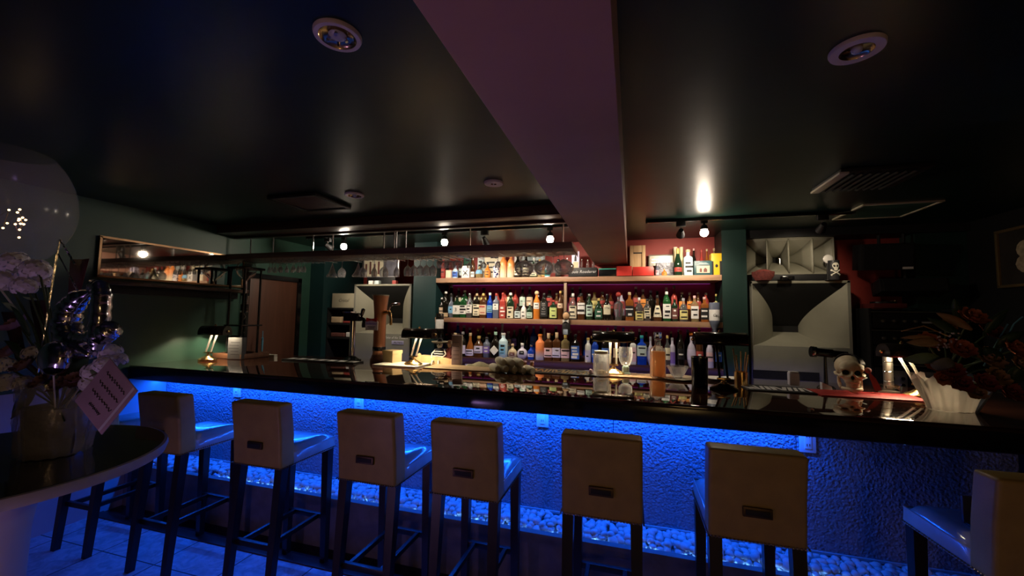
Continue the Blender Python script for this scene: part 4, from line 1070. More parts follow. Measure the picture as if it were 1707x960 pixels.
# ---------------------------------------------------------------- horn loudspeakers
M_horn = mat('horn grey paint', (0.26, 0.25, 0.19), 0.5, noise=(3, 0.12), bump=(30, 0.05))
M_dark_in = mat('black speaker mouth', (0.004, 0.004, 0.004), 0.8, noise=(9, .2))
def horn_cabinet(x0, x1, ztop, zmid, label, rz=0.0):
    Y0 = 4.10
    cx = (x0 + x1) / 2; W = x1 - x0
    t = thing('horn_loudspeaker', label, 'loudspeaker', (cx, Y0, 0))
    D = 0.55; fr = 0.022
    # box shell around the mouth
    for sx in (-1, 1): MB().box((sx * (W / 2 - fr / 2), D / 2, (ztop + 0.30) / 2), (fr, D, ztop - 0.30), T(0, 0, 0.15) if False else None).build('side_panel', M_grey, t, smooth=0)
    MB().box((0, D / 2, ztop - fr / 2), (W, D, fr), bev=.003).build('top_panel', M_horn, t)
    MB().box((0, D - .01, (ztop + .3) / 2), (W - 2 * fr, .02, ztop - .3)).build('back_panel', M_dark_in, t, smooth=0)
    MB().box((0, 0.02, (zmid + 0.12) / 2 + .0), (W - 2 * fr, 0.04, zmid - 0.12), bev=.002).build('lower_front', M_grey, t)
    MB().box((0, D / 2, .06), (W, D, .12), bev=.003).build('plinth', M_black, t)
    # flare: two curved cheeks and a sloping floor running to the throat
    tw = W * 0.145; zt0 = zmid + 0.115; zt1 = zt0 + .06; dep = 0.36
    n = 14
    mw = W / 2 - fr
    for sx in (-1, 1):
        rows = []
        for i in range(n + 1):
            f = i / n
            x = tw + (mw - tw) * (1 - math.sin(f * PI / 2) ** 0.9)
            y = dep * f
            zb = zmid + (zt0 - zmid) * f; zu = ztop - fr - (ztop - fr - zt1) * f ** .85
            rows.append([(sx * x, y, zb), (sx * x, y, (zb + zu) / 2), (sx * x, y, zu)])
        MB().grid(rows).build('horn_cheek', M_horn, t, smooth=60)
    rows = []
    for i in range(n + 1):
        f = i / n
        x = tw + (mw - tw) * (1 - math.sin(f * PI / 2) ** 0.9)
        zb = zmid + (zt0 - zmid) * f
        rows.append([(-x, dep * f, zb), (0, dep * f, zb), (x, dep * f, zb)])
    MB().grid(rows).build('horn_floor', M_horn, t, smooth=60)
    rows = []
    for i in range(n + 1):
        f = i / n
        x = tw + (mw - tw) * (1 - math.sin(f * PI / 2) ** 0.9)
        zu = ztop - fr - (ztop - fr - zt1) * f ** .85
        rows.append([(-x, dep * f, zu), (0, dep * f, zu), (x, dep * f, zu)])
    MB().grid(rows).build('horn_ceiling', M_dark_in, t, smooth=60)  # coloured black to stand for the shade inside the mouth
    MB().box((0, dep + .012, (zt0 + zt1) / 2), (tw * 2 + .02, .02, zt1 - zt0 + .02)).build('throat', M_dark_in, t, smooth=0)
    return t
spR = horn_cabinet(1.033, 1.797, 1.838, 1.262, 'large grey horn loudspeaker right of the bottle shelves')
spL = horn_cabinet(-3.165, -2.40, 1.838, 1.262, 'large grey horn loudspeaker behind the beer towers left of the bottle shelves')
M_sil = mat('silver badge', (.70, .68, .74), .3, .6, noise=(9, .05))
p = at(660, 563, Y=4.10)
text('script_lettering', 'Voice of the Theatre', .040, labmat('white'), spL, (p.x - spL.location.x, -.002, p.z), shear=.3, sx=.9)
p = at(663, 571, Y=4.10)
bd = MB().box((p.x - spL.location.x, -.003, p.z), (.155, .006, .042), bev=.002).build('badge', mat('blue white badge', (.5, .48, .72), .35, noise=(9, .05)), spL)
text('badge_lettering', 'ALTEC', .030, M_ink, bd, (p.x - spL.location.x + .01, -.008, p.z), sx=1.3)
MB().box((.02, -.004, .965), (.10, .01, .05), bev=.002).build('port_block', M_black, spL)
MB().box((-.12, -.006, 1.03 - .02), (.50, .012, .075)).build('port_slot', M_dark_in, spR)
# multicell horn on the right cabinet
t = thing('sectoral_horn', 'pale grey four cell horn standing on the right loudspeaker', 'horn', (1.363, 4.12, 1.838))
mb = MB(); mb.box((0, .20, .030), (.68, .40, .06), bev=.003); mb.build('base_box', M_black, t)
HZ0, HZ1, HW = .062, .385, .352
def arc_y(u): return .05 * u * u          # mouth bows forward in the middle
n = 12
us = [-1, -.5, -.02, .52, 1]
def hz_(f, top): # vertical flare
    mid = (HZ0 + HZ1) / 2 + .0
    half = (HZ1 - HZ0) / 2 * ((1 - f) ** 1.9 * .84 + .16)
    return mid + half if top else mid - half
dep = .30
def hx(u, f): return u * HW * (1 - .72 * f)
for top in (True, False):
    rows = []
    for i in range(n + 1):
        f = i / n
        rows.append([(hx(k / 8 - 1, f), arc_y(k / 8 - 1) * (1 - f) + dep * f, hz_(f, top)) for k in range(17)])
    MB().grid(rows).build('flare_upper' if top else 'flare_lower', M_horn, t, smooth=70, solid=.004)
for u in us:
    rows = []
    for i in range(n + 1):
        f = i / n
        rows.append([(hx(u, f), arc_y(u) * (1 - f) + dep * f, hz_(f, False) + (hz_(f, True) - hz_(f, False)) * k / 4) for k in range(5)])
    MB().grid(rows).build('vane', M_horn, t, smooth=70, solid=.009)
mb = MB()
for s in (True, False):
    mb.tube([(hx(k / 8 - 1, 0), arc_y(k / 8 - 1), hz_(0, s)) for k in range(17)], .006, 8)
for u in (-1, 1): mb.tube([(hx(u, 0), arc_y(u), HZ0), (hx(u, 0), arc_y(u), HZ1)], .006, 8)
mb.build('mouth_rim', M_horn, t)
MB().box((0, dep + .03, (HZ0 + HZ1) / 2), (.22, .06, .10), bev=.006).build('throat_adapter', M_dark_in, t)
MB().tube([(-.03, .15, HZ0 + .08), (-.03, .15, HZ0 + .16)], .010, 10).build('terminal', M_chrome, t)
# small things around the horn
x = at(1262, 450, Y=4.08).x
t = thing('woven_bowl', 'dark red woven bowl at the left foot of the grey horn', 'bowl', (at(1272, 460, Y=4.06).x, 4.06 + .0, 1.8395))
M_wov = mat('red woven straw', (.16, .035, .028), .7, noise=(60, .4), bump=(120, .8))
MB().lathe([(.0, 0), (.06, 0), (.085, .04), (.09, .075), (.083, .075), (.075, .04), (.0, .012)], 24, cap=False).build('bowl', M_wov, t)
MB().ball((0, 0, .06), (.075, .075, .04), 3).build('contents', mat('dried petals', (.26, .05, .04), .8, noise=(70, .5), bump=(90, 1)), t)
t = thing('gadget', 'small black gadget with pale top edge under the grey horn mouth', 'gadget', (at(1312, 465, Y=4.06).x, 4.055, 1.8395))
MB().box((0, 0, .018), (.10, .05, .036), bev=.008).build('body', M_gloss_black, t); MB().lathe([(.016, 0), (.016, .006)], 14, T(.012, -.027, .02) @ R(PI / 2, 'X')).build('lens', M_chrome, t)
p = at(1391, 466, Y=4.05)
t = thing('skull_tumbler', 'black cylinder printed with a white skull and crossbones on the right loudspeaker', 'tumbler', (p.x, 4.055, 1.8395))
MB().lathe([(.0, 0), (.038, 0), (.040, .01), (.040, .165), (.036, .165), (.034, .02), (0, .02)], 24, cap=False).build('body', mat('dark grey tin', (.03, .03, .033), .35, noise=(9, .1)), t)
M_bone = mat('bone white print', (.80, .76, .62), .5, noise=(20, .06))
def on_cyl(r, u, z): a = -PI / 2 + u / r; return (r * math.cos(a), r * math.sin(a), z)
mb = MB()
def patch(cu, cz, ru, rz_, n=16):
    c = mb.bm.verts.new(on_cyl(.0412, cu, cz)); vs = [mb.bm.verts.new(on_cyl(.0412, cu + ru * math.cos(2 * PI * k / n), cz + rz_ * math.sin(2 * PI * k / n))) for k in range(n)]
    for k in range(n): mb.face([c, vs[k], vs[(k + 1) % n]])
patch(0, .118, .026, .026); patch(0, .090, .015, .016)
for s in (-1, 1):
    pts = [on_cyl(.0415, s * (-.032 + .064 * k / 6), .040 + .040 * k / 6) for k in range(7)]
    mb.tube(pts, .005, 6); patch(s * .032, .080, .008, .008); patch(s * -.032, .040, .008, .008)
mb.build('skull_print', M_bone, t)
mb = MB()
for s in (-1, 1):
    c = (s * .011, .114); n = 12
    cc = mb.bm.verts.new(on_cyl(.0418, *c)); vs = [mb.bm.verts.new(on_cyl(.0418, c[0] + .008 * math.cos(2 * PI * k / n), c[1] + .009 * math.sin(2 * PI * k / n))) for k in range(n)]
    for k in range(n): mb.face([cc, vs[k], vs[(k + 1) % n]])
mb.build('eye_print', M_ink, t)
t = thing('round_clock', 'small round cream disc on a stand behind the skull tumbler', 'clock', (at(1381, 447, Y=4.09).x, 4.105, 1.8395))
MB().lathe([(0, 0), (.034, 0), (.037, .006), (.037, .016), (.03, .02), (0, .02)], 24, T(0, 0, .185) @ R(PI / 2, 'X')).build('disc', M_white, t)
MB().tube([(0, .004, 0), (0, .004, .16)], .006, 8).build('stand', M_black, t); MB().lathe([(.03, 0), (.028, .006), (0, .008)], 16).build('foot', M_black, t)
# ---------------------------------------------------------------- left of the bottle shelves
x0, x1 = -3.555, -3.185
t = thing('cubby_shelf', 'small black cubby shelf left of the left loudspeaker', 'shelf', ((x0 + x1) / 2, 4.30, 0))
for z in (.32, .80, 1.19, 1.36, 1.545): MB().box((0, 0, z), (x1 - x0, .36, .022), bev=.002).build('shelf_board', M_black, t)
for sx in (-1, 1): MB().box((sx * (x1 - x0) / 2, 0, .78), (.02, .36, 1.555), bev=.002).build('side_panel', M_black, t)
MB().box((0, .17, .78), (x1 - x0, .015, 1.54)).build('back_panel', M_dark_in, t, smooth=0)
p0, p1 = at(553, 489, Y=4.14), at(590, 511, Y=4.14)
t = thing('champagne_carton', 'cream carton with fine script on the black cubby shelf', 'carton', ((p0.x + p1.x) / 2 + .01, 4.22, 1.5565))
hh = p0.z - 1.556
MB().box((0, 0, hh / 2), (p1.x - p0.x, .16, hh), bev=.003).build('body', mat('cream carton', (.50, .46, .33), .5, noise=(8, .05)), t)
text('script_lettering', 'Cristal', .055, mat('grey print', (.12, .11, .09), .5, noise=(9, .1)), t, (0, -.081, hh * .5), shear=.4)
r = random.Random(8)
for k, (xx, z, w_, h_, c, wds) in enumerate(((-.09, 1.372, .15, .075, 'tan', 'tan folded packet on the upper tier of the black cubby'), (.07, 1.372, .12, .085, 'red', 'red packet on the upper tier of the black cubby'), (-.06, 1.202, .20, .05, 'brown', 'red brown folded cloth on the lower tier of the black cubby'), (.10, 1.202, .08, .06, 'white', 'white packet on the lower tier of the black cubby'))):
    o = MB().box((0, 0, h_ / 2), (w_, .12, h_), bev=.012, seg=3).build('packet', labmat(c)); o.location = ((x0 + x1) / 2 + xx, 4.22, z)
    tag(o, wds, 'packet')
# posters above the left speaker
p0, p1 = at(608, 424, Y=4.38), at(665, 462, Y=4.38)
w, h = p1.x - p0.x, p0.z - at(608, 462, Y=4.38).z
t = thing('poster_frame', 'wide framed monochrome poster standing on the left loudspeaker', 'picture', ((p0.x + p1.x) / 2, 4.38, 1.8395))
fz = at(640, 462, Y=4.38).z - 1.8395
MB().box((0, .01, fz / 2 + .002), (w * .8, .02, fz), bev=.001).build('prop_box', M_black, t)
MB().box((0, 0, fz + h / 2), (w, .02, h), bev=.002).build('frame', M_sil, t)
MB().box((-w * .20, -.011, fz + h / 2), (w * .56, .004, h * .93)).build('pale_panel', labmat('cream'), t, smooth=0)
MB().box((w * .28, -.011, fz + h / 2), (w * .40, .004, h * .93)).build('dark_panel', mat('grey photo', (.10, .10, .13), .5, noise=(12, .5)), t, smooth=0)
mb = MB()
for k in range(4): mb.box((-w * (.42 - .12 * k), -.014, fz + h * (.3 + .1 * (k % 2))), (w * .05, .002, h * .55))
mb.build('printed_figures', labmat('brown'), t, smooth=0)
for px, c, wds in ((618, 'white', 'small white packet lying on the left loudspeaker'), (628, 'pale', 'pale packet lying on the left loudspeaker'), (657, 'red', 'small red box on the left loudspeaker')):
    p = at(px, 472, Y=4.14)
    o = MB().box((0, 0, .022), (.06 if c != 'red' else .05, .05, .044), bev=.006, seg=2).build('packet', labmat(c)); o.location = (p.x, 4.16, 1.8395); tag(o, wds, 'packet')
# ---------------------------------------------------------------- left wall: mirror and ledge
M_mirror = mat('mirror', (.46, .42, .37), .03, 1.0)
t = thing('wall_mirror', 'long narrow mirror on the left wall reflecting the bottles', 'mirror', (LX + .002, 2.55, 1.885))
MB().box((.010, 0, 0), (.014, 1.12, .28)).build('glass', M_mirror, t, smooth=0)
mb = MB()
for s in (-1, 1): mb.box((.012, 0, s * .146), (.022, 1.16, .014)); mb.box((.012, s * .572, 0), (.022, .014, .30))
mb.build('frame', mat('bronze frame', (.22, .13, .07), .3, .8, noise=(9, .1)), t, smooth=0)
t = thing('wall_ledge', 'dark timber ledge on the left wall under the mirror', 'ledge', (LX + .002, 2.52, 1.69))
MB().box((.075, 0, 0), (.15, 1.14, .03), bev=.003).build('board', M_brown, t); MB().box((.02, 0, -.045), (.04, 1.10, .06), bev=.003).build('batten', M_black, t)
# ---------------------------------------------------------------- right side
t = thing('amplifier_rack', 'black rack of amplifiers right of the right loudspeaker', 'amplifier rack', (2.16, 4.02, 0))
RW = .56
for sx in (-1, 1): MB().box((sx * RW / 2, .12, .80), (.02, .28, 1.60), bev=.002).build('side_panel', M_black, t)
MB().box((0, .255, .8), (RW, .01, 1.6)).build('back_panel', M_black, t, smooth=0)
M_face = mat('black anodised face', (.012, .012, .013), .3, .3, noise=(9, .15)); M_edge = mat('steel edge', (.55, .55, .52), .3, 1.0, noise=(9, .1))
z = .78
for h_, kind in ((.10, 'plain'), (.25, 'silver'), (.17, 'glass'), (.13, 'knobs'), (.15, 'knobs')):
    u = MB().box((0, .09, z + h_ / 2), (RW - .03, .22, h_ - .012), bev=.003).build('amplifier', M_face, t)
    if kind in ('knobs',):
        MB().box((-.05, -.022, z + h_ - .008), (RW * .8, .004, .006)).build('bright_edge', M_edge, u, smooth=0)
        for k in range(4): MB().lathe([(.012, 0), (.012, .018), (.0, .02)], 14, T(-.20 + k * .07, -.021, z + h_ * .45) @ R(PI / 2, 'X')).build('knob', M_edge, u)
        MB().box((.1, -.0215, z + h_ * .4), (.09, .003, .014)).build('display', M_sil, u, smooth=0)
    elif kind == 'glass':
        mb = MB()
        for s in (-1, 1): mb.box((-.07, -.022, z + h_ / 2 + s * h_ * .40), (.32, .004, .006)); 
        mb.box((.09, -.022, z + h_ / 2), (.006, .004, h_ * .8)); mb.build('window_frame', M_edge, u, smooth=0)
    elif kind == 'silver':
        for s, sx in ((-1, -.13), (1, .10)):
            f = MB().box((sx, -.024, z + h_ * .5), (.145, .006, h_ * .78), bev=.001).build('face_plate', M_steel, u)
            for kx in (-.035, .035):
                for kz in (.16, -.05): MB().lathe([(.016, 0), (.014, .022), (0, .023)], 14, T(sx + kx, -.026, z + h_ * (.5 + kz)) @ R(PI / 2, 'X')).build('knob', M_chrome, f)
    z += h_
t = thing('record_player', 'low dark turntable with red plinth on top of the amplifier rack', 'turntable', (2.02, 4.10, 1.6015))
MB().box((0, 0, .02), (.22, .20, .04), bev=.006).build('plinth', mat('dark red plinth', (.12, .02, .018), .4, noise=(9, .1)), t); MB().lathe([(0, .04), (.085, .04), (.085, .055), (0, .056)], 28).build('platter', M_face, t)
MB().tube([(.09, .07, .04), (.09, .07, .065), (.06, -.04, .062)], .004, 6).build('tone_arm', M_edge, t)
# black monitor speakers hung from the ceiling corner
for lb, (xc, yc, zc, w_, h_, rz_, rx_) in (('black hanging box with a white tag before the red wall', (2.04, 4.12, 2.035, .36, .22, -.05, .12)), ('slanted black panel hung below the black hanging box', (2.20, 4.10, 1.775, .44, .11, -.08, -.25))):
    t = thing('monitor_speaker', lb, 'speaker', (xc, yc, zc), rz_)
    MB().box((0, 0, 0), (w_, .16, h_), R(rx_, 'X'), bev=.006).build('cabinet', M_black, t)
    MB().box((0, -.083, 0), (w_ * .9, .008, h_ * .88), R(rx_, 'X')).build('grille', M_dark_in, t, smooth=0)
    if h_ > .2:
        MB().box((w_ * .36, -.088, -h_ * .43), (.07, .004, .018), R(rx_, 'X')).build('tag', M_white, t, smooth=0)
    MB().tube([(0, .05, h_ / 2 - .02), (0, .05, 2.23 - zc)], .012, 8).build('bracket', M_black, t)
p = at(1498, 474, Y=4.14)
t = thing('wall_switch', 'small white switch on the green wall above the amplifier rack', 'switch', (p.x + .02, 4.148, p.z))
MB().box((0, -.004, 0), (.034, .008, .062), bev=.002).build('plate', M_white, t); MB().box((0, -.009, .004), (.014, .004, .024), bev=.001).build('rocker', M_sock, t)
# picture on the right wall
t = thing('wall_picture', 'gilt framed picture of a pale figure on the dark right wall', 'picture', (RX - .002, 3.62, 1.96))
mb = MB()
for s in (-1, 1): mb.box((-.014, 0, s * .20), (.028, .46, .02), bev=.002); mb.box((-.014, s * .22, 0), (.028, .02, .40), bev=.002)
mb.build('frame', mat('gilt frame', (.40, .28, .12), .35, .8, noise=(9, .1)), t)
MB().box((-.008, 0, 0), (.01, .44, .38)).build('canvas', mat('dark canvas', (.02, .015, .01), .7, noise=(9, .4)), t, smooth=0)
mb = MB(); mb.ball((-.0135, .02, .05), (.004, .06, .06), 2); mb.ball((-.0135, .0, -.05), (.004, .09, .07), 2); mb.build('painted_figure', mat('pale paint', (.42, .34, .22), .6, noise=(30, .4)), t)
# ---------------------------------------------------------------- desk lamps on the counter
M_tube_lit = mat('lit desk lamp tube', (1, .85, .65), .4, emit=(1.0, 0.80, 0.52), es=DESK_LAMP)
M_shade = mat('dark lamp shade', (0.016, 0.012, 0.010), 0.16, noise=(8, .2))
M_silhouette = mat('brass in silhouette', (.05, .03, .02), .3, .8, noise=(8, .1))  # lamp brass darkened in colour, as a silhouette against the light
M_stembrass = mat('glare whitened brass', (0.95, 0.88, 0.76), 0.4, 0.12, noise=(8, .05))  # stem brass whitened in colour to carry the tube's glare
def desk_lamp(loc, rz, label, H=.235, L=.29, lean=(0, 0), facing=1, power=True, dz=.030):
    H += .014
    """facing=1: open side towards the drinkers"""
    t = thing('desk_lamp', label, 'lamp', loc, rz, 'brass banker lamps on the counter')
    mb = MB().lathe([(0, 0), (.078, 0), (.081, .008), (.070, .016), (.050, .024), (.034, .034), (.022, .040), (0, .042)], 28)
    for v in mb.bm.verts: v.co.y *= .72
    mb.build('base', M_brass if power else M_silhouette, t)
    MB().lathe([(0.0, .036), (.022, .036), (.017, .050), (.008, .054), (.008, .062), (0, .064)], 16).build('stem_collar', M_brass, t)
    MB().box((0, 0, .066), (.075, .018, .012), bev=.004).build('yoke', M_brass, t)
    tx, ty = lean
    for s in (-1, 1):
        MB().tube([(s * .022, 0, .066), (s * .022 + tx * .5, ty * .5, (.066 + H) / 2), (s * .022 + tx, ty, H - .004)], [.0065, .0075, .0085], 12).build('stem', M_stembrass if power else M_silhouette, t)
    # half-round shade, open underneath
    mb = MB(); rows = []
    for i in range(15):
        a = -.30 + (PI + .60) * i / 14
        rows.append([(x + tx, ty + .056 * math.cos(a), H + .060 * math.sin(a)) for x in (-L / 2, 0, L / 2)])
    mb.grid(rows); sh = mb.build('shade', M_shade, t, smooth=60, solid=.004)
    for s in (-1, 1):
        MB().prism([(.058 * math.cos(-.3 + (PI + .6) * i / 14), .062 * math.sin(-.3 + (PI + .6) * i / 14)) for i in range(15)], -.003, .003, T(tx + s * L / 2, ty, H) @ R(PI / 2, 'Z')).build('end_plate', M_shade, sh)
        MB().ball((tx + s * (L / 2 + .009), ty, H + .012), .011, 2).build('end_knob', M_brass, sh)
    MB().lathe([(.008, 0), (.010, .008), (.004, .016), (0, .020)], 12, T(tx, ty, H + .059)).build('finial', M_brass, sh)
    if power:
        MB().tube([(tx - L * .36, ty - .004, H + dz), (tx + L * .36, ty - .004, H + dz)], .009, 10).build('lamp_tube', M_tube_lit, sh)
    return t
l1 = at(344, 590, X=-3.585)
LAMPS = [desk_lamp((-3.575, 2.70, CT + .0), 0.25, 'banker lamp throwing a cone of light on the green left wall', lean=(.045, .01), L=.22, H=.225, dz=.012)]
p = at(692, 605, Z=CT + .02); LAMPS.append(desk_lamp((p.x, p.y - .03, CT + .012), 0, 'banker lamp with leaning twin stems beside the cardboard box', lean=(.05, .0), L=.27, H=.225))
p = at(1022, 624, Z=CT + .01); LAMPS.append(desk_lamp((p.x, p.y + .06, CT + .008), 0, 'banker lamp with upright twin stems behind the lidded glass jar', lean=(.0, .0), L=.30, H=.24))
p = at(1210, 652, Z=CT); LAMPS.append(desk_lamp((p.x, p.y + .05, CT), PI, 'dark banker lamp seen against the light, nearest the black cup', lean=(.0, -.10), L=.30, H=.27, power=False))
p = at(1547, 662, Z=CT); LAMPS.append(desk_lamp((p.x - .02, p.y + .03, CT), 0.15, 'banker lamp half buried in the bouquet wrapping at the right', lean=(-.07, .02), L=.20, H=.225, dz=.0))
# ---------------------------------------------------------------- cold drip coffee tower in the left corner
M_walnut = wood('walnut tray', (.09, .035, .018), (.17, .075, .04), 6, .4)
tc_ = thing('drip_coffee_tower', 'tall black framed cold drip coffee tower with glass flasks in the left corner', 'coffee maker', (-3.535, 2.99, CT))
for sx, sy, dx, dy in ((0, -1, .34, .018), (0, 1, .34, .018), (-1, 0, .018, .28), (1, 0, .018, .28)):
    MB().box((sx * .16, sy * .14, .022), (dx, dy, .044), bev=.003).build('tray_side', M_walnut, tc_)
MB().box((0, 0, .006), (.32, .27, .012)).build('tray_floor', M_walnut, tc_, smooth=0)
TH = .84
for sx in (-1, 1):
    for sy in (-1, 1):
        MB().tube([(sx * .085, sy * .085, .012), (sx * .085, sy * .085, TH)], .010, 10).build('pole', M_gloss_black, tc_)
for z, th in ((TH, .022), (.30, .014)):
    MB().box((0, 0, z), (.22, .22, th), bev=.004).build('shelf_plate', M_gloss_black, tc_)
MB().lathe([(.010, .72), (.030, .74), (.072, .78), (.085, .82), (.082, .86), (.060, .895), (.057, .895), (.078, .86), (.081, .82), (.068, .785), (.027, .746), (.007, .725)], 24, cap=False).build('water_flask', M_glass, tc_)
MB().lathe([(.0, .60), (.010, .605), (.014, .66), (.012, .72), (0, .725)], 14).build('drip_valve', M_chrome, tc_)
MB().lathe([(.034, .42), (.036, .45), (.036, .58), (.033, .58), (.033, .45), (.03, .424)], 20, cap=False).build('coffee_cylinder', M_glass, tc_)
MB().lathe([(0, .44), (.031, .44), (.031, .50), (0, .50)], 18).build('coffee_grounds', mat('coffee grounds', (.03, .016, .01), .9, noise=(60, .4)), tc_)
MB().tube([(0, 0, .42), (.012, .01, .38), (-.012, 0, .34), (0, 0, .30)], .005, 8).build('spiral_tube', M_glass, tc_)
MB().lathe([(0, .016), (.062, .016), (.070, .05), (.062, .10), (.036, .14), (.033, .16), (.030, .16), (.033, .138), (.058, .10), (.066, .05), (.058, .020), (0, .020)], 24, T(-.035, -.05, 0), cap=False).build('lower_flask', M_glass, tc_)
MB().lathe([(.0, .158), (.040, .158), (.044, .19), (.03, .205), (0, .207)], 20, T(-.035, -.05, 0)).build('flask_lid', M_gloss_black, tc_)
MB().lathe([(0, .0185), (.056, .0185), (.062, .05), (.058, .06), (0, .06)], 22, T(-.035, -.05, 0)).build('coffee', mat('black coffee', (.10, .03, .012), .1, noise=(9, .1)), tc_)
def card(name, px0, px1, y0, y1, Y, m, label, cat, thick=.012, rz=0.0, lines=5, z=CT):
    a, c = at(px0, y0, Y=Y), at(px1, y1, Y=Y)
    w, h = c.x - a.x, a.z - z
    t = thing(name, label, cat, ((a.x + c.x) / 2, Y, z), rz)
    MB().box((0, 0, h / 2), (w, thick, h), bev=min(.002, thick / 4)).build('body', m, t)
    mb = MB(); r = random.Random(int(px0))
    for k in range(lines):
        ww = w * r.uniform(.35, .75)
        mb.box((r.uniform(-.08, .08) * w, -thick / 2 - .0007, h * (.15 + .7 * (k + .5) / lines)), (ww, .001, h * .035))
    if lines: mb.build('printed_lines', M_ink, t, smooth=0)
    return t
card('menu_card', 386, 405, 562, 591, 2.86, mat('grey menu card', (.045, .045, .05), .5, noise=(12, .1)), 'grey printed card box standing before the coffee tower flask', 'menu card', thick=.05, rz=.1, z=CT + .012 - .0115)
# blue glass stirrer
p = at(439, 590, Z=CT)
t = thing('glass_stirrer', 'tall blue glass stirrer standing upright on the counter beside the coffee tower', 'stirrer', (p.x, p.y - .02, CT))
M_bglass = mat('pale blue glass', (.18, .50, .72), .08, trans=.4, noise=(9, .1))
MB().lathe([(0, 0), (.016, 0), (.013, .004), (.006, .008), (.009, .06), (.011, .12), (.009, .155), (.013, .160), (.009, .165), (.006, .17), (.004, .175), (.003, .235), (0, .236)], 14).build('rod', M_bglass, t)
# runner with white print at the left
def runner(name, pts, m, label, thick=.006, marks=None, mm=None, z=CT):
    """flat mat whose front edge follows the given counter points (x0, x1, y0, y1)"""
    x0, x1, y0, y1 = pts
    t = thing(name, label, 'bar mat', ((x0 + x1) / 2, (y0 + y1) / 2, z))
    MB().box((0, 0, thick / 2), (x1 - x0, y1 - y0, thick), bev=.0015).build('mat', m, t)
    if marks:
        r = random.Random(int(x0 * 100)); mb = MB(); n = marks; L_ = x1 - x0
        for k in range(n):
            w_ = L_ / n * r.uniform(.45, .8); xc = -L_ / 2 + L_ * (k + .5) / n
            sl = r.uniform(-.02, .02); yy = (y1 - y0)
            a = [(xc - w_ / 2 + sl, -yy * .30), (xc + w_ / 2 + sl, -yy * .30), (xc + w_ / 2 - sl, yy * .30), (xc - w_ / 2 - sl, yy * .30)]
            vs = [mb.bm.verts.new((x, y, thick + .0006)) for x, y in a]; mb.face(vs)
        mb.build('printed_marks', mm, t, smooth=0)
    return t
M_rub = mat('black rubber mat', (.014, .014, .015), .6, noise=(30, .2), bump=(200, .3))
runner('bar_mat', (-3.05, -2.28, 2.98, 3.12), M_rub, 'black bar mat with white print before the chrome beer tower', marks=7, mm=labmat('white'))
for k, (px, py, words) in enumerate(((447, 591, 'folded white slip of paper right of the blue stirrer'), (458, 592, 'second white slip of paper toward the black bar mat'))):
    p = at(px, py, Z=CT)
    o = MB().box((0, 0, .004), (.07, .04, .008), R(.02, 'X'), bev=.002).build('paper_slip', M_paper); o.location = (p.x, p.y - .02, CT); tag(o, words, 'paper')
p = at(533, 590, Z=CT + .02)
t = thing('bar_spoon', 'slim steel bar spoon lying across the rear of the black mat', 'spoon', (p.x, 3.17, CT + .001))
MB().tube([(-.10, 0, .006), (.09, .01, .010)], .0035, 8).build('handle', M_chrome, t); MB().ball((-.115, 0, .008), (.02, .011, .005), 2).build('bowl', M_chrome, t)
# chrome beer tower
p = at(586, 600, Z=CT)
t = thing('beer_tower', 'chrome T shaped beer tower with black tap head', 'beer tower', (p.x, p.y + .0, CT))
MB().lathe([(0, 0), (.085, 0), (.085, .008), (.06, .016), (.040, .030), (.026, .040), (0, .04)], 28).build('base', M_gloss_black, t)
MB().lathe([(.026, .036), (.026, .36)], 24).build('column', M_chrome, t)
MB().box((-.005, 0, .395), (.16, .075, .075), bev=.012, seg=3).build('head', M_gloss_black, t)
MB().box((-.04, -.01, .440), (.10, .08, .012), bev=.003).build('top_plate', M_chrome, t)
MB().tube([(.06, -.02, .38), (.10, -.03, .39), (.135, -.03, .375), (.145, -.03, .34)], [.016, .018, .016, .010], 10).build('faucet', M_gloss_black, t)
MB().lathe([(.010, 0), (.016, .03), (.018, .07), (.0, .08)], 12, T(.11, -.03, .40) @ R(.25, 'Y')).build('tap_handle', M_gloss_black, t)
MB().lathe([(.0, 0), (.032, .0), (.036, .02), (.03, .075), (.0, .075)], 16, T(.115, .03, .30)).build('drip_cup', M_black, t)
# copper beer tower
M_copper = wood('reddish tower timber', (.30, .105, .045), (.46, .18, .085), 5, .3, 'Z', coat=.3)
p = at(629, 602, Z=CT)
t = thing('beer_tower', 'reddish wooden column beer tower with brass tap and white plate', 'beer tower', (p.x, p.y + .02, CT))
MB().lathe([(0, 0), (.075, 0), (.075, .02), (.066, .035), (.060, .06), (0, .06)], 28).build('base', M_walnut, t)
MB().lathe([(.056, .058), (.054, .10), (.054, .42), (.060, .50), (.068, .57), (.072, .595), (.066, .60), (0, .60)], 28).build('column', M_copper, t)
MB().lathe([(.0565, .095), (.058, .10), (.058, .125), (.0565, .13)], 28, cap=False).build('band', M_gloss_black, t)
MB().lathe([(.0725, .592), (.074, .602), (.0, .606)], 28).build('top_cap', M_horn, t)
MB().tube([(.05, -.02, .44), (.10, -.04, .445), (.12, -.045, .445)], [.020, .018, .022], 12).build('tap_body', M_brass, t)
MB().tube([(.11, -.045, .445), (.145, -.06, .43), (.155, -.065, .38), (.155, -.065, .33)], [.014, .013, .012, .011], 12).build('spout', M_brass, t)
MB().tube([(.115, -.045, .46), (.13, -.05, .49), (.16, -.055, .515), (.235, -.07, .52)], [.010, .009, .012, .014], 12).build('tap_handle', M_chrome, t)
pl = MB()
pts = [(-.062, -.055), (.062, -.055), (.066, .02), (.04, .045), (.0, .052), (-.04, .045), (-.066, .02)]
pl.prism(pts, -.064, -.058, T(-.045, 0, .335)); pl = pl.build('name_plate', M_white, t)
mb = MB(); mb.prism([(-.055, .02), (0, .032), (.055, .02), (.055, .058), (0, .045), (-.055, .058)], -.0675, -.0645, T(-.045, 0, .335)); mb.build('red_bow', M_redbox, pl)
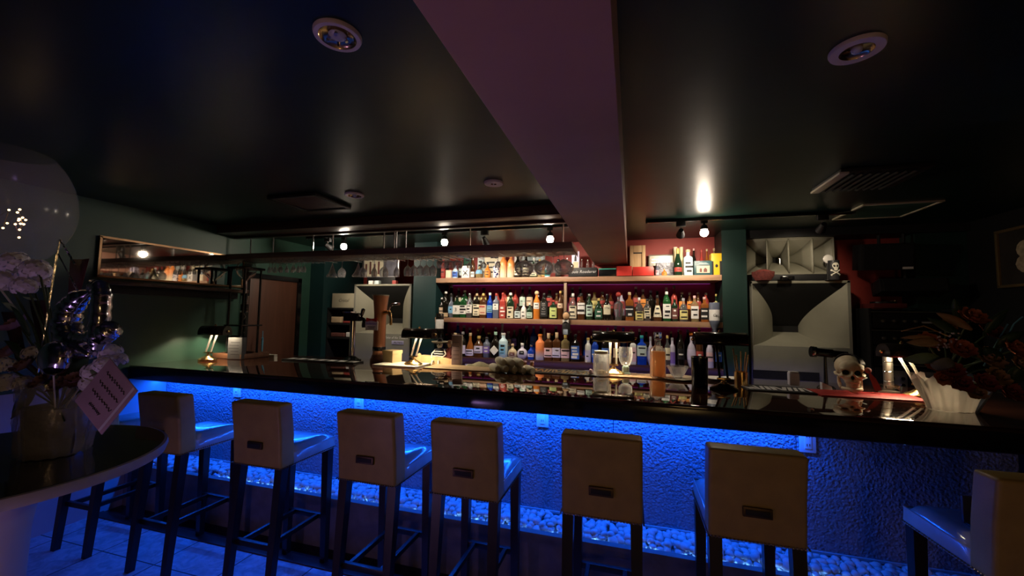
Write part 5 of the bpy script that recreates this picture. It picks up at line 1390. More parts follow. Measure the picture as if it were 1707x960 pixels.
text('lettering', 'Budweiser', .026, labmat('purple'), pl, (-.045, -.0665, .338)); 
mb = MB()
for k in range(2): mb.box((-.045, -.0648, .312 - .012 * k), (.08 - .02 * k, .001, .004))
mb.build('small_print', M_ink, pl, smooth=0)
# cardboard box
p = at(645, 606, Z=CT)
t = thing('cardboard_box', 'small lidded cardboard box beside the wooden beer tower', 'box', (p.x + .012, p.y + .06, CT), -.28)
M_card = mat('pale cardboard', (.62, .46, .24), .6, noise=(10, .08))
MB().box((0, 0, .045), (.125, .105, .09), bev=.002).build('body', M_card, t); MB().box((0, 0, .098), (.133, .113, .028), bev=.002).build('lid', M_card, t)
# place mats and cutting board
def placemat(x0, x1, y0, y1, m, label, thick=.005, rz=0):
    o = MB().box((0, 0, thick / 2), (x1 - x0, y1 - y0, thick), bev=.001).build('place_mat', m); o.location = ((x0 + x1) / 2, (y0 + y1) / 2, CT); o.rotation_euler.z = rz
    return tag(o, label, 'mat')
placemat(-2.06, -1.66, 2.93, 3.20, M_paper, 'white sheet mat under the banker lamp with leaning stems', .010)
runner('bar_mat', (-1.60, -.98, 2.95, 3.20), mat('tan bar mat', (.42, .30, .17), .5, noise=(20, .15)), 'tan bar mat running under the tall brown block')
p = at(732, 604, Z=CT)
t = thing('cutting_board', 'thick pale wooden board lying behind the tan mat', 'board', (p.x - .02, 3.27, CT), -.05)
mb = MB(); mb.prism([(-.17, 0), (.21, 0), (.21, .035), (.10, .062), (-.12, .066), (-.17, .05)], -.045, .045); mb.build('slab', M_pine, t)
MB().lathe([(0, 0), (.02, 0), (.016, .02), (0, .03)], 14, T(-.14, 0, .055)).build('knob', M_pine, t)
# tall brown block (menu stand)
p = at(759, 609, Z=CT)
t = thing('menu_block', 'tall grey brown block box standing on the tan mat', 'box', (p.x, p.y + .03, CT + .006), .30)
MB().box((0, 0, .125), (.082, .082, .25), bev=.002).build('body', mat('grey brown paper', (.20, .14, .15), .55, noise=(14, .12)), t)
MB().box((.0415, 0, .125), (.002, .076, .245)).build('side_print', mat('pale tan print', (.42, .33, .26), .55, noise=(40, .35)), t, smooth=0)
mb = MB()
for k in range(5): mb.box((-.004, -.0418, .05 + .035 * k), (.05, .001, .003))
mb.build('printed_lines', M_ink, t, smooth=0)
# cloth draped behind the block
t = thing('folded_cloth', 'crumpled grey green cloth lying behind the tall brown block', 'cloth', (-1.18, 3.22, CT))
mb = MB(); rows = []
for i in range(9):
    rows.append([(-.16 + .32 * j / 12, -.05 + .10 * i / 8, max(.001, (.030 + .012 * math.sin(j * 1.1 + i * .6)) * (1 - abs(i / 4 - 1) ** 3) * (1 - abs(j / 6 - 1) ** 4))) for j in range(13)])
mb.grid(rows).build('cloth', mat('grey green cloth', (.30, .27, .17), .8, noise=(30, .2)), t, smooth=80)
# rolled towels
M_towel = mat('cream terry towel', (.90, .84, .66), .85, noise=(60, .06), bump=(260, .6))
def rolled(label, x, y, z, rz):
    t = thing('rolled_towel', label, 'towel', (x, y, z), rz, 'rolled towels on the counter')
    mb = MB()
    L_ = .165
    pts = [(0, -L_ / 2 + L_ * k / 10, 0) for k in range(11)]
    mb.tube(pts, [.018, .026, .029, .030, .030, .030, .030, .030, .029, .026, .018], 14)
    mb.build('roll', M_towel, t, smooth=60)
    sp_ = [((.002 + .023 * k / 40) * math.cos(k * .45), -L_ / 2 - .001, (.002 + .023 * k / 40) * math.sin(k * .45)) for k in range(41)]
    MB().tube(sp_, .0018, 5).build('coil', M_towel, t)
p = at(848, 624, Z=CT)
for k in range(5): rolled('cream rolled towel in the bottom layer, %s of five along the row' % ORD[k], p.x - .145 + .068 * k, p.y + .10, CT + .0305, .62)
for k in range(3): rolled('cream rolled towel in the upper layer, %s of three along the row' % ORD[k], p.x - .10 + .068 * k, p.y + .11, CT + .082, .62)
for k, (dx, words) in enumerate(((-.045, 'small brown cork stopper on the mat behind the rolled towels, left one'), (.03, 'small brown cork stopper on the mat behind the rolled towels, middle one'), (.09, 'small brown cork stopper on the mat behind the rolled towels, right one'))):
    t = thing('cork_stopper', words, 'stopper', (p.x + dx, 3.24, CT + .006))
    MB().lathe([(0, 0), (.012, 0), (.012, .02), (.016, .022), (.016, .05), (0, .052)], 14).build('cork', mat('brown stopper', (.28, .11, .05), .5, noise=(9, .2)), t); MB().lathe([(.0165, .046), (.0165, .056), (0, .057)], 14).build('top', labmat('pink'), t)
runner('bar_mat', (-.95, -.24, 3.02, 3.28), M_rub, 'black bar mat flecked with gold behind the rolled towels', marks=26, mm=M_gold)
runner('bar_mat', (-.22, .30, 3.05, 3.28), mat('brown bar mat', (.30, .19, .11), .5, noise=(50, .4)), 'brown bar mat under the lidded jar and decanter')
# lidded jar
p = at(1003, 624, Z=CT + .006)
t = thing('glass_jar', 'cylindrical glass jar with flat cream lid left of the upright banker lamp', 'jar', (p.x, p.y - .045, CT + .0062))
MB().lathe([(0, 0), (.055, 0), (.058, .006), (.058, .150), (.054, .156), (.052, .156), (.055, .148), (.055, .008), (0, .006)], 28, cap=False).build('jar_body', M_stemglass, t)
MB().lathe([(.03, 0.008), (.036, .02), (.028, .035), (.0, .04)], 9).build('contents', mat('wrapped sweets', (.5, .36, .20), .5, noise=(60, .5), bump=(40, .8)), t)
MB().lathe([(0, .156), (.048, .156), (.050, .160), (.050, .176), (0, .178)], 28).build('lid', labmat('cream'), t)
MB().ball((-.075, .0, .022), (.016, .016, .021), 2).build('tag_ball', labmat('pink'), t)
# goblet
p = at(1043, 624, Z=CT)
t = thing('glass_goblet', 'large clear tulip goblet on a mint green foot right of the upright lamp', 'goblet', (p.x, p.y - .01, CT + .0062))
MB().lathe([(.012, .058), (.030, .066), (.046, .095), (.052, .14), (.050, .18), (.047, .20), (.0455, .20), (.048, .18), (.050, .14), (.044, .097), (.028, .069), (.009, .062)], 26, cap=False).build('bowl', M_stemglass, t)
MB().lathe([(0, 0), (.036, 0), (.034, .008), (.026, .014), (.026, .050), (.012, .060), (0, .06)], 20, ex=3).build('foot', labmat('mint'), t)
# decanter
M_whisky = mat('amber whisky', (.85, .50, .27), .25, noise=(9, .12))
_n = M_whisky.node_tree; _t = _n.nodes.new('ShaderNodeBsdfTranslucent'); _t.inputs['Color'].default_value = (.95, .60, .33, 1)
_m = _n.nodes.new('ShaderNodeMixShader'); _m.inputs[0].default_value = .6
_n.links.new(_n.nodes['Principled BSDF'].outputs[0], _m.inputs[1]); _n.links.new(_t.outputs[0], _m.inputs[2]); _n.links.new(_m.outputs[0], _n.nodes['Material Output'].inputs['Surface'])
p = at(1097, 631, Z=CT)
t = thing('decanter', 'tall square amber decanter with square glass stopper', 'decanter', (p.x, p.y + .02, CT + .0062), .12)
MB().lathe([(0, 0), (.046, 0), (.049, .006), (.049, .195), (.042, .208), (.022, .222), (.018, .232), (.018, .262), (.024, .266), (0, .267)], 32, ex=7).build('body', M_stemglass, t)
MB().lathe([(0, .006), (.042, .008), (.0455, .012), (.0455, .185), (0, .186)], 32, ex=7).build('whisky', M_whisky, t)
MB().lathe([(0, .268), (.020, .268), (.028, .276), (.028, .318), (.024, .324), (0, .325)], 20, ex=6).build('stopper', M_glass, t)
# crystal bowl on a tray
p = at(1130, 632, Z=CT)
t = thing('round_tray', 'round pale tray under the crystal bowl', 'tray', (p.x, p.y + .02, CT))
MB().lathe([(0, 0), (.115, 0), (.135, .012), (.132, .014), (.112, .004), (0, .004)], 36, cap=False).build('plate', mat('pale metal tray', (.60, .52, .38), .3, .5, noise=(9, .1)), t)
t = thing('crystal_bowl', 'cut crystal bowl on the round tray right of the decanter', 'bowl', (p.x, p.y + .02, CT + .0145 - .0095))
mb = MB(); seg = 24; rings = []
for r_, z in ((.0, 0), (.034, 0), (.030, .012), (.040, .020), (.072, .085), (.069, .085), (.036, .026), (.0, .022)):
    rings.append([mb.bm.verts.new((r_ * (1 + .05 * (k % 2)) * math.cos(2 * PI * k / seg), r_ * (1 + .05 * (k % 2)) * math.sin(2 * PI * k / seg), z)) for k in range(seg)])
for a, c in zip(rings, rings[1:]):
    for k in range(seg): mb.face([a[k], a[(k + 1) % seg], c[(k + 1) % seg], c[k]])
mb.build('bowl', M_stemglass, t, smooth=10)
# black shaker cup
p = at(1168, 646, Z=CT)
t = thing('shaker_tin', 'black cylindrical tin with thin steel rim standing near the front of the counter', 'tin', (p.x, p.y + .03, CT))
MB().lathe([(0, 0), (.044, 0), (.047, .004), (.050, .185), (.047, .185), (.044, .01), (0, .01)], 32, cap=False).build('body', M_gloss_black, t)
MB().lathe([(.0475, .184), (.051, .186), (.051, .190), (.0475, .190)], 32, cap=False).build('rim', M_chrome, t)
for k, (px, py, rr, words) in enumerate(((1196, 634, .085, 'round pale coaster plate left of the dark lamp stem'), (1222, 634, .07, 'round pale coaster plate right of the dark lamp stem'))):
    p = at(px, py, Z=CT)
    t = thing('coaster_plate', words, 'plate', (p.x, p.y + .03, CT))
    MB().lathe([(0, 0), (rr * .7, 0), (rr, .014), (rr * .97, .016), (rr * .68, .004), (0, .004)], 32, cap=False).build('plate', M_white, t)
t = thing('jigger_set', 'cluster of brass tools standing in a cup behind the dark lamp', 'bar tools', (at(1205, 628, Z=CT).x + .03, 2.98, CT))
MB().lathe([(0, 0), (.04, 0), (.042, .09), (.039, .09), (.037, .006), (0, .006)], 22, cap=False).build('cup', M_brass, t)
for k in range(5):
    a = k * 1.3
    MB().tube([(.02 * math.cos(a), .02 * math.sin(a), .01), (.045 * math.cos(a), .045 * math.sin(a), .20 + .02 * (k % 3))], .004, 8).build('tool', M_brass, t)
# right hand runners
MAT_Y = 2.99
x0 = at(1232, 645, Z=CT).x; x1 = at(1345, 650, Z=CT).x; x2 = at(1515, 662, Z=CT).x
runner('bar_mat', (x0 + .02, x1, 2.80, 3.02), M_rub, 'black bar mat with bold white lettering left of the red one', marks=12, mm=labmat('white'))
M_redmat = mat('red rubber mat', (.42, .02, .02), .5, noise=(30, .15), bump=(200, .3))
runner('bar_mat', (x1 + .004, x2 + .03, 2.76, 2.98), M_redmat, 'long red bar mat under the skull', marks=None)
p = at(1320, 641, Z=CT + .006)
t = thing('small_speaker', 'small white rounded box standing on the black mat', 'box', (p.x, p.y - .03, CT + .0062))
MB().box((0, 0, .042), (.058, .045, .084), bev=.008, seg=3).build('body', mat('white plastic', (.62, .60, .70), .4, noise=(9, .03)), t); MB().box((0, 0, .087), (.050, .038, .006), bev=.002).build('top', M_sock, t)
p = at(1356, 642, Z=CT)
t = thing('name_card', 'tiny white wedge card left of the skull', 'card', (p.x, 3.02, CT)); mb = MB(); mb.prism([(-.02, 0), (.035, 0), (.03, .022), (-.02, .045)], -.015, .015); mb.build('wedge', M_sock, t, smooth=0)
# ---------------------------------------------------------------- skull with bandana
p = at(1416, 652, Z=CT + .006)
sk = thing('skull', 'life size bone coloured skull with black bandana on the red mat', 'skull', (p.x, p.y - .01, CT + .0062), -.22)
M_bone2 = mat('aged bone', (.62, .53, .36), .55, noise=(18, .18), bump=(50, .15))
def remeshed(mb, vox, carve=(), smooth=2):
    """fuse overlapping lumps into one surface, then scoop hollows: carve = [(centre, radii)]"""
    o = mb.build('lump_tmp', M_bone2)
    md = o.modifiers.new('r', 'REMESH'); md.mode = 'VOXEL'; md.voxel_size = vox
    ms = o.modifiers.new('s', 'SMOOTH'); ms.iterations = smooth; ms.factor = .5
    bpy.context.view_layer.update()
    me = bpy.data.meshes.new_from_object(o.evaluated_get(bpy.context.evaluated_depsgraph_get()))
    bpy.data.objects.remove(o)
    for c, r in carve:
        for v in me.vertices:
            d = v.co - Vector(c); q = (d.x / r[0]) ** 2 + (d.z / r[2]) ** 2
            if q < 1 and v.co.y < c[1] + r[1]:
                v.co.y = max(v.co.y, c[1] + r[1] * math.sqrt(1 - q ** 3))
    out = MB(); out.bm.from_mesh(me); bpy.data.meshes.remove(me)
    return out
mb = MB()
mb.ball((0, .012, .150), (.071, .084, .066), 3)                 # braincase
mb.ball((0, -.045, .145), (.060, .042, .046), 3)                # forehead
mb.ball((0, -.052, .100), (.050, .038, .048), 3)                # mid face
mb.ball((0, -.062, .068), (.038, .030, .024), 3)                # upper jaw
for sx in (-1, 1):
    mb.ball((sx * .032, -.066, .139), (.026, .018, .010), 2)    # brow
    mb.ball((sx * .047, -.050, .098), (.018, .026, .013), 2)    # cheekbone
    mb.tube([(sx * .052, -.045, .098), (sx * .068, -.01, .102), (sx * .066, .03, .108)], .008, 8)
mb.ball((0, -.085, .112), (.009, .010, .016), 2)                # nasal bridge
rm = remeshed(mb, .0034, [((sx * .028, -.096, .118), (.0215, .052, .0195)) for sx in (-1, 1)] + [((0, -.098, .090), (.0105, .032, .0150))])
rm.build('cranium', M_bone2, sk, smooth=90)
mb = MB()
pts = []
for i in range(15):
    a = -PI * .5 + (i / 14 - .5) * 2.6
    pts.append((.046 * math.cos(a), .062 * math.sin(a) - .022, .022))
mb.tube(pts, [.011] * 15, 10)
for sx in (-1, 1): mb.tube([(sx * .046, -.020, .022), (sx * .052, .004, .050), (sx * .054, .006, .088)], [.011, .010, .007], 8)
mb.ball((0, -.085, .018), (.020, .012, .014), 2)
remeshed(mb, .0034, (), 2).build('jaw', M_bone2, sk, smooth=90)
for z in (.051, .039):
    for i in range(10):
        a = -PI * .5 + (i / 9 - .5) * 1.75
        MB().box((0, 0, 0), (.0078, .006, .0125), T(.036 * math.cos(a), .046 * math.sin(a) - .040, z) @ R(a + PI / 2, 'Z'), bev=.002).build('tooth', M_bone2, sk)
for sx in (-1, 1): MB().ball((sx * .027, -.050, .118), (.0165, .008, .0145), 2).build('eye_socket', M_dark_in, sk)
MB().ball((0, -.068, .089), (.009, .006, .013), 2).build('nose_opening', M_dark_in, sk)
# bandana cap
mb = MB(); rows = []
for i in range(9):
    el = .12 + (PI / 2 - .12) * i / 8
    rows.append([(.077 * math.cos(a) * math.cos(el), .020 + .098 * math.sin(a) * math.cos(el), .156 + .0705 * math.sin(el)) for a in [PI * (-.35 + 1.15 * k / 24) for k in range(25)]])
mb.grid(rows); mb.build('bandana', M_black, sk, smooth=80, solid=.003)
mb = MB(); mb.ball((.09, .02, .13), (.018, .014, .018), 2); mb.prism([(.09, .13), (.125, .085), (.15, .02), (.12, .01), (.095, .09)], .012, .020); mb.build('bandana_knot', mat('dark red cloth', (.10, .02, .02), .8, noise=(20, .2)), sk)
# toy pistol / spyglass behind skull
p = at(1372, 592, Y=3.05)
t = thing('spyglass', 'short black telescope on a stand behind the skull', 'telescope', (p.x + .03, 3.10, CT))
MB().lathe([(0, 0), (.05, 0), (.04, .012), (.012, .02), (.008, .20), (0, .2)], 20).build('stand', M_gloss_black, t)
z = p.z - CT + .01
MB().lathe([(0, -.10), (.032, -.10), (.034, -.07), (.027, -.065), (.027, .02), (.022, .025), (.022, .10), (0, .105)], 20, T(.02, 0, z) @ R(PI / 2 + .08, 'Y')).build('tube', M_gloss_black, t)
MB().lathe([(.035, -.098), (.036, -.09), (.035, -.082)], 20, T(.02, 0, z) @ R(PI / 2 + .08, 'Y'), cap=False).build('ring', M_chrome, t)
p = at(1377, 636, Z=CT)
t = thing('drinking_straw', 'pale straw leaning behind the left of the skull', 'straw', (p.x, 3.03, CT)); MB().tube([(-.05, 0, .003), (.05, .0, .075), (.07, 0, .085)], .004, 8).build('straw', labmat('pale'), t)
p = at(1480, 651, Z=CT)
t = thing('ashtray', 'small square glass ashtray on the red mat', 'ashtray', (p.x, p.y - .02, CT + .0062))
MB().lathe([(0, 0), (.044, 0), (.048, .032), (.040, .034), (.032, .012), (0, .011)], 28, ex=6, cap=False).build('body', M_glass, t)
p = at(1487, 655, Z=CT)
t = thing('steel_column', 'banded steel column standing behind the ashtray', 'column', (p.x + .015, p.y + .06, CT))
MB().lathe([(0, 0), (.05, 0), (.05, .006), (.024, .012), (.024, .25), (.03, .255), (0, .258)], 24).build('tube', mat('satin steel', (.55, .50, .42), .35, 1.0, noise=(9, .1)), t)
for k in range(3): MB().lathe([(.0243, 0), (.0255, .002), (.0243, .004)], 24, T(0, 0, .06 + .06 * k), cap=False).build('band', M_chrome, t)
# ---------------------------------------------------------------- dolls and dispensers
def doll_skeleton(x, y, z):
    t = thing('skeleton_doll', 'skeleton doll in a wide dark sombrero sitting left of the bottle shelves', 'doll', (x, y, z))
    M_b = mat('doll bone white', (.70, .68, .62), .5, noise=(20, .05)); M_s = mat('doll black suit', (.012, .012, .02), .6, noise=(20, .2)); M_bl = mat('doll blue cape', (.03, .05, .22), .6, noise=(20, .2))
    MB().lathe([(0, .0), (.05, 0), (.055, .03), (.042, .08), (.045, .12), (.02, .135), (0, .137)], 18).build('body', M_s, t)
    mb = MB(); mb.ball((0, -.004, .163), (.026, .026, .029), 3); mb.ball((0, -.018, .145), (.015, .012, .012), 2); mb.build('head', M_b, t)
    mb = MB()
    for sx in (-1, 1): mb.ball((sx * .010, -.027, .166), (.0065, .004, .007), 2)
    mb.ball((0, -.029, .154), (.003, .003, .004), 1); mb.build('eyes', M_ink, t)
    MB().lathe([(.0, .222), (.018, .220), (.024, .190), (.060, .182), (.072, .192), (.074, .189), (.060, .177), (.0, .178)], 26, cap=False).build('sombrero', M_s, t)
    MB().tube([(.073 * math.cos(a), .073 * math.sin(a), .1915) for a in [2 * PI * k / 26 for k in range(27)]], .003, 6).build('hat_trim', labmat('cream'), t)
    for k in range(4):
        z_ = .050 + .020 * k
        r_ = .0455 if k < 2 else .047
        MB().tube([((r_ + .004) * math.cos(a), (r_ + .004) * math.sin(a), z_ - .004 * abs(math.cos(a))) for a in [-PI * .85 + PI * .7 * i / 8 for i in range(9)]], .0035, 6).build('rib', M_b, t)
    for sx in (-1, 1):
        MB().tube([(sx * .040, 0, .120), (sx * .068, -.02, .085), (sx * .050, -.055, .060)], [.007, .006, .005], 8).build('arm', M_b, t)
        MB().ball((sx * .050, -.058, .058), .008, 2).build('hand', M_b, t)
        MB().tube([(sx * .02, -.03, .02), (sx * .03, -.085, .03), (sx * .032, -.088, -.0)], [.008, .007, .006], 8).build('leg', M_b, t)
    mb = MB(); rows = []
    for i in range(7):
        rows.append([((.052 + .02 * i / 6) * math.cos(a), (.052 + .02 * i / 6) * math.sin(a) + .008, .125 - .115 * i / 6) for a in [.0 + PI * k / 12 for k in range(13)]])
    mb.grid(rows); mb.build('cape', M_bl, t, smooth=80, solid=.003)
p = at(734, 602, Y=3.30)
doll_skeleton(p.x, 3.285, CT + .0)
def doll_small(x, y, z):
    t = thing('hat_doll', 'small doll with brown hat and red coat beside the skeleton doll', 'doll', (x, y, z))
    MB().lathe([(0, 0), (.03, 0), (.034, .03), (.024, .09), (.026, .125), (.012, .140), (0, .141)], 16).build('coat', mat('doll red coat', (.12, .02, .02), .7, noise=(20, .2)), t)
    MB().ball((0, 0, .160), (.018, .018, .021), 2).build('head', mat('doll face', (.45, .28, .17), .6, noise=(20, .08)), t)
    MB().lathe([(0, .205), (.016, .204), (.018, .178), (.030, .174), (.030, .171), (0, .172)], 18, cap=False).build('hat', mat('doll brown hat', (.20, .11, .07), .6, noise=(20, .1)), t)
    for sx in (-1, 1): MB().tube([(sx * .024, 0, .12), (sx * .036, -.012, .08), (sx * .028, -.03, .06)], .007, 8).build('arm', _mats['doll red coat'], t)
p = at(747, 600, Y=3.30); doll_small(p.x + .01, 3.30, CT)
# hanging figurine on the shelf post
p = at(943.5, 541, Y=3.97)
t = thing('hanging_figurine', 'round faced figurine in black suit and white collar hanging from the middle shelf edge', 'figurine', (p.x, 3.985, p.z - .10))
MB().lathe([(0, 0), (.035, 0), (.042, .04), (.040, .10), (.030, .135), (.012, .15), (0, .15)], 18).build('suit', mat('figurine suit', (.010, .010, .012), .5, noise=(20, .2)), t)
MB().ball((0, -.004, .185), (.034, .030, .038), 3).build('face', mat('figurine tan face', (.52, .32, .17), .55, noise=(20, .1)), t)
MB().ball((0, .010, .197), (.040, .032, .036), 2).build('hair', _mats['figurine suit'], t)
mb = MB()
for sx in (-1, 1): mb.prism([(0, .135), (sx * .030, .150), (sx * .028, .118)], -.044, -.034)
mb.build('collar', M_white, t, smooth=0)
MB().box((0, -.040, .03), (.045, .012, .05), bev=.004).build('shirt', mat('figurine grey shirt', (.30, .36, .45), .6, noise=(20, .3)), t)
MB().tube([(0, .012, .225), (0, .030, .33)], .0018, 6).build('cord', M_ink, t)
def dispenser(px, py, words, side, lab, wd):
    p = at(px, py, Y=3.99)
    t = thing('optic_dispenser', words, 'dispenser', (p.x, 3.955, p.z))
    MB().box((0, .058, -.03), (.03, .014, .34), bev=.003).build('bracket', M_chrome, t)
    MB().lathe([(0, .19), (.040, .19), (.043, .185), (.043, .02), (.036, -.01), (.017, -.045), (.014, -.09), (0, -.09)], 22).build('inverted_bottle', GLASS['dark'] if side < 0 else GLASS['grey'], t)
    MB().lathe([(.0435, .03), (.0437, .032), (.0437, .125), (.0435, .127)], 22, cap=False).build('label', labmat(lab), t)
    if wd: text('lettering', wd, .030, M_ink, t, (0, -.0447, .078), shear=.3)
    MB().lathe([(0, -.085), (.024, -.088), (.026, -.12), (.012, -.14), (.008, -.165), (0, -.165)], 16).build('valve', M_chrome, t)
    MB().box((0, .045, -.075), (.05, .05, .012), bev=.003).build('holder', M_chrome, t)
dispenser(735, 552, 'inverted dark bottle in a chrome dispenser at the left end of the shelves', -1, 'white', '')
dispenser(1190, 540, 'inverted bottle with white script label in a dispenser at the right end of the shelves', 1, 'white', 'Cas')
# ---------------------------------------------------------------- high round table
TZ_ = .88; TR = .555; TXY = (-2.49, 1.015)
tb = thing('round_table', 'round high table with black top, pale rim and white drum pedestal', 'table', (TXY[0], TXY[1], 0))
M_top = mat('black glass table top', (.012, .014, .012), .10, noise=(3, .3), coat=.4)
M_rim_ = mat('pale painted table rim', (.42, .38, .36), .4, noise=(9, .06))
MB().lathe([(0, TZ_ - .012), (TR - .012, TZ_ - .012), (TR - .012, TZ_), (0, TZ_)], 96).build('top', M_top, tb)
MB().lathe([(TR - .013, TZ_ - .002), (TR, TZ_ - .004), (TR + .004, TZ_ - .020), (TR - .004, TZ_ - .045), (TR - .06, TZ_ - .05), (0, TZ_ - .05)], 96, cap=False).build('rim', M_rim_, tb)
M_ped = mat('white painted pedestal', (.60, .54, .52), .45, noise=(6, .05))
pe = MB().lathe([(0, 0), (.18, 0), (.18, .02), (.14, .06), (.130, .30), (.135, .60), (.17, TZ_ - .05), (0, TZ_ - .05)], 64).build('pedestal', M_ped, tb)
pq = at(38, 952, Y=.965)
MB().ball((TXY[0] + .128 * .926, TXY[1] - .128 * .377, pq.z), (.016, .034, .060), 3).build('oval_opening', M_ink, pe)
# ---------------------------------------------------------------- flower arrangement on it
AY = 1.16
def A(px, py, dy=0.0): return at(px, py, Y=AY + dy)
base = A(92, 742); base.z = TZ_
fa = thing('flower_arrangement', 'large white flower arrangement in a clear wrapped pot on the round table', 'flower arrangement', base)
def L_(p): return Vector(p) - base
M_cel = mat('clear cellophane', (.60, .60, .66), .12, alpha=.34, noise=(6, .1), bump=(14, .9), spec=.9)
M_pot = mat('crinkled silver pot foil', (.22, .20, .22), .24, .6, noise=(14, .3), bump=(18, .9))
s = (A(140, 690).x - A(45, 690).x) / 2 * .56
MB().lathe([(0, 0.001), (s * .80, 0.001), (s * .86, .02), (s * 1.0, .17), (s * 1.02, .20), (s * .92, .20), (0, .19)], 36).build('pot', M_pot, fa)
mb = MB(); rows = []
rr_ = random.Random(2)
for i in range(9):
    f = i / 8; z = .004 + .30 * f
    r = s * (1.02 + .10 * math.sin(f * PI) + .10 * max(0, f - .6) / .4)
    rows.append([((r + .010 * math.sin(k * 2.6 + i)) * math.cos(2 * PI * k / 40), (r + .010 * math.sin(k * 2.6 + i)) * math.sin(2 * PI * k / 40), z + .012 * math.sin(k * 1.7) * f) for k in range(41)])
mb.grid(rows).build('wrapping', M_cel, fa, smooth=180)
def blossom(mb, c, r, nrm, petals=9, layers=3, seed=0):
    rnd = random.Random(seed)
    q = Vector(nrm).normalized().to_track_quat('Z', 'Y').to_matrix().to_4x4()
    for l in range(layers):
        for k in range(petals):
            a = 2 * PI * (k + .5 * l) / petals + rnd.uniform(-.15, .15)
            tilt = .25 + .42 * l + rnd.uniform(-.12, .12)
            ln = r * (1 - .18 * l) * rnd.uniform(.85, 1.1); wd = ln * .42
            M = T(*c) @ q @ R(a, 'Z') @ R(-tilt, 'Y')
            pts = []
            for i in range(4):
                f = i / 3; w = wd * math.sin(PI * (.12 + .80 * f)) ; z = .25 * ln * f * f
                pts.append([M @ Vector((ln * f, -w, z)), M @ Vector((ln * f, 0, z - .10 * ln * f)), M @ Vector((ln * f, w, z))])
            mb.grid(pts)
def leaf_mesh(p0, p1, w, droop=.15):
    mb = MB(); p0, p1 = Vector(p0), Vector(p1); d = p1 - p0; side = d.cross(Vector((0, 1, .4))).normalized()
    rows = []
    for i in range(8):
        f = i / 7; c = p0 + d * f + Vector((0, 0, -droop * d.length * f * f)); k = w * math.sin(PI * min(1, .06 + .94 * f)) ** .8
        rows.append([c - side * k, c + Vector((0, -.12 * w, -.2 * k)), c + side * k])
    return mb.grid(rows)
M_wflow = mat('white petals', (.82, .78, .82), .6, noise=(30, .1))
M_pflow = mat('dusky pink petals', (.30, .17, .18), .6, noise=(30, .15))
M_leafd = mat('dark green leaf', (.03, .07, .025), .4, noise=(12, .3))
M_leafl = mat('pale green leaf', (.20, .30, .13), .4, noise=(12, .2))
M_stem = mat('flower stem', (.06, .10, .04), .5, noise=(12, .2))
def clump(mb, c, r, seed):
    rnd = random.Random(seed)
    for k in range(46):
        z = 1 - 1.55 * (k + .5) / 46; a = k * 2.399963; q = math.sqrt(max(0, 1 - z * z))
        n = Vector((q * math.cos(a), q * math.sin(a), z)); fr_ = n.to_track_quat('Z', 'Y').to_matrix().to_4x4()
        M = T(*(Vector(c) + n * r * rnd.uniform(.85, 1.02))) @ fr_ @ R(rnd.uniform(0, 6), 'Z')
        w = r * .26
        for p in range(4):
            A_ = M @ R(p * PI / 2, 'Z')
            mb.grid([[A_ @ Vector((0, -.15 * w, 0)), A_ @ Vector((0, .15 * w, 0))], [A_ @ Vector((w * .6, -.55 * w, .18 * w)), A_ @ Vector((w * .6, .55 * w, .18 * w))], [A_ @ Vector((w * 1.15, -.22 * w, .02 * w)), A_ @ Vector((w * 1.15, .22 * w, .02 * w))]])
i_ = 0
for px, py, r, dy, m in ((0, 455, .05, .02, 'w'), (45, 462, .05, .02, 'w'), (70, 470, .042, .0, 'w'), (198, 600, .036, .0, 'w'), (150, 640, .045, -.02, 'w'), (55, 590, .045, .0, 'w'), (5, 610, .05, -.02, 'w'), (40, 640, .045, -.04, 'w'), (120, 610, .036, .03, 'w'), (25, 440, .070, 0, 'w'), (60, 452, .065, -.03, 'w'), (8, 470, .07, -.02, 'w'), (40, 478, .055, -.06, 'w'), (185, 590, .050, .02, 'w'), (160, 622, .058, .0, 'w'), (175, 608, .045, -.04, 'w'), (20, 590, .06, 0, 'p'), (45, 612, .055, -.05, 'p'), (12, 640, .06, -.02, 'w'), (70, 640, .05, -.06, 'p'), (100, 645, .045, -.05, 'p'), (130, 636, .05, -.03, 'p'), (30, 545, .06, .02, 'p')):
    c = L_(A(px, py, dy)); mb = MB()
    if m == 'w': clump(mb, c, r * .82, i_)
    else: blossom(mb, c, r, (c.x * 2, -.8, .6 + c.z), 9, 4, i_)
    mb.build('flower_head' if m == 'w' else 'blossom', M_wflow if m == 'w' else M_pflow, fa, smooth=80); i_ += 1
    MB().tube([(0, 0, .19), (c.x * .5, c.y * .5 + .01, .19 + (c.z - .19) * .6), c + Vector((0, .012, -.005))], .004, 6).build('stem', M_stem, fa)
for px, py, qx, qy, w, m in ((50, 560, 20, 500, .03, 'd'), (60, 500, 40, 492, .035, 'l'), (90, 620, 60, 560, .03, 'd'), (110, 630, 150, 580, .035, 'd'), (150, 640, 205, 640, .04, 'd'), (60, 640, 20, 690, .035, 'd'), (30, 520, 5, 500, .03, 'l'), (85, 660, 110, 690, .03, 'd'), (120, 650, 175, 600, .03, 'l'), (45, 600, 10, 560, .04, 'd')):
    leaf_mesh(L_(A(px, py)), L_(A(qx, qy, -.04)), w).build('leaf', M_leafd if m == 'd' else M_leafl, fa, smooth=80, solid=.0015)
M_ribbon = mat('dark burgundy paper', (.10, .03, .04), .5, noise=(12, .2))
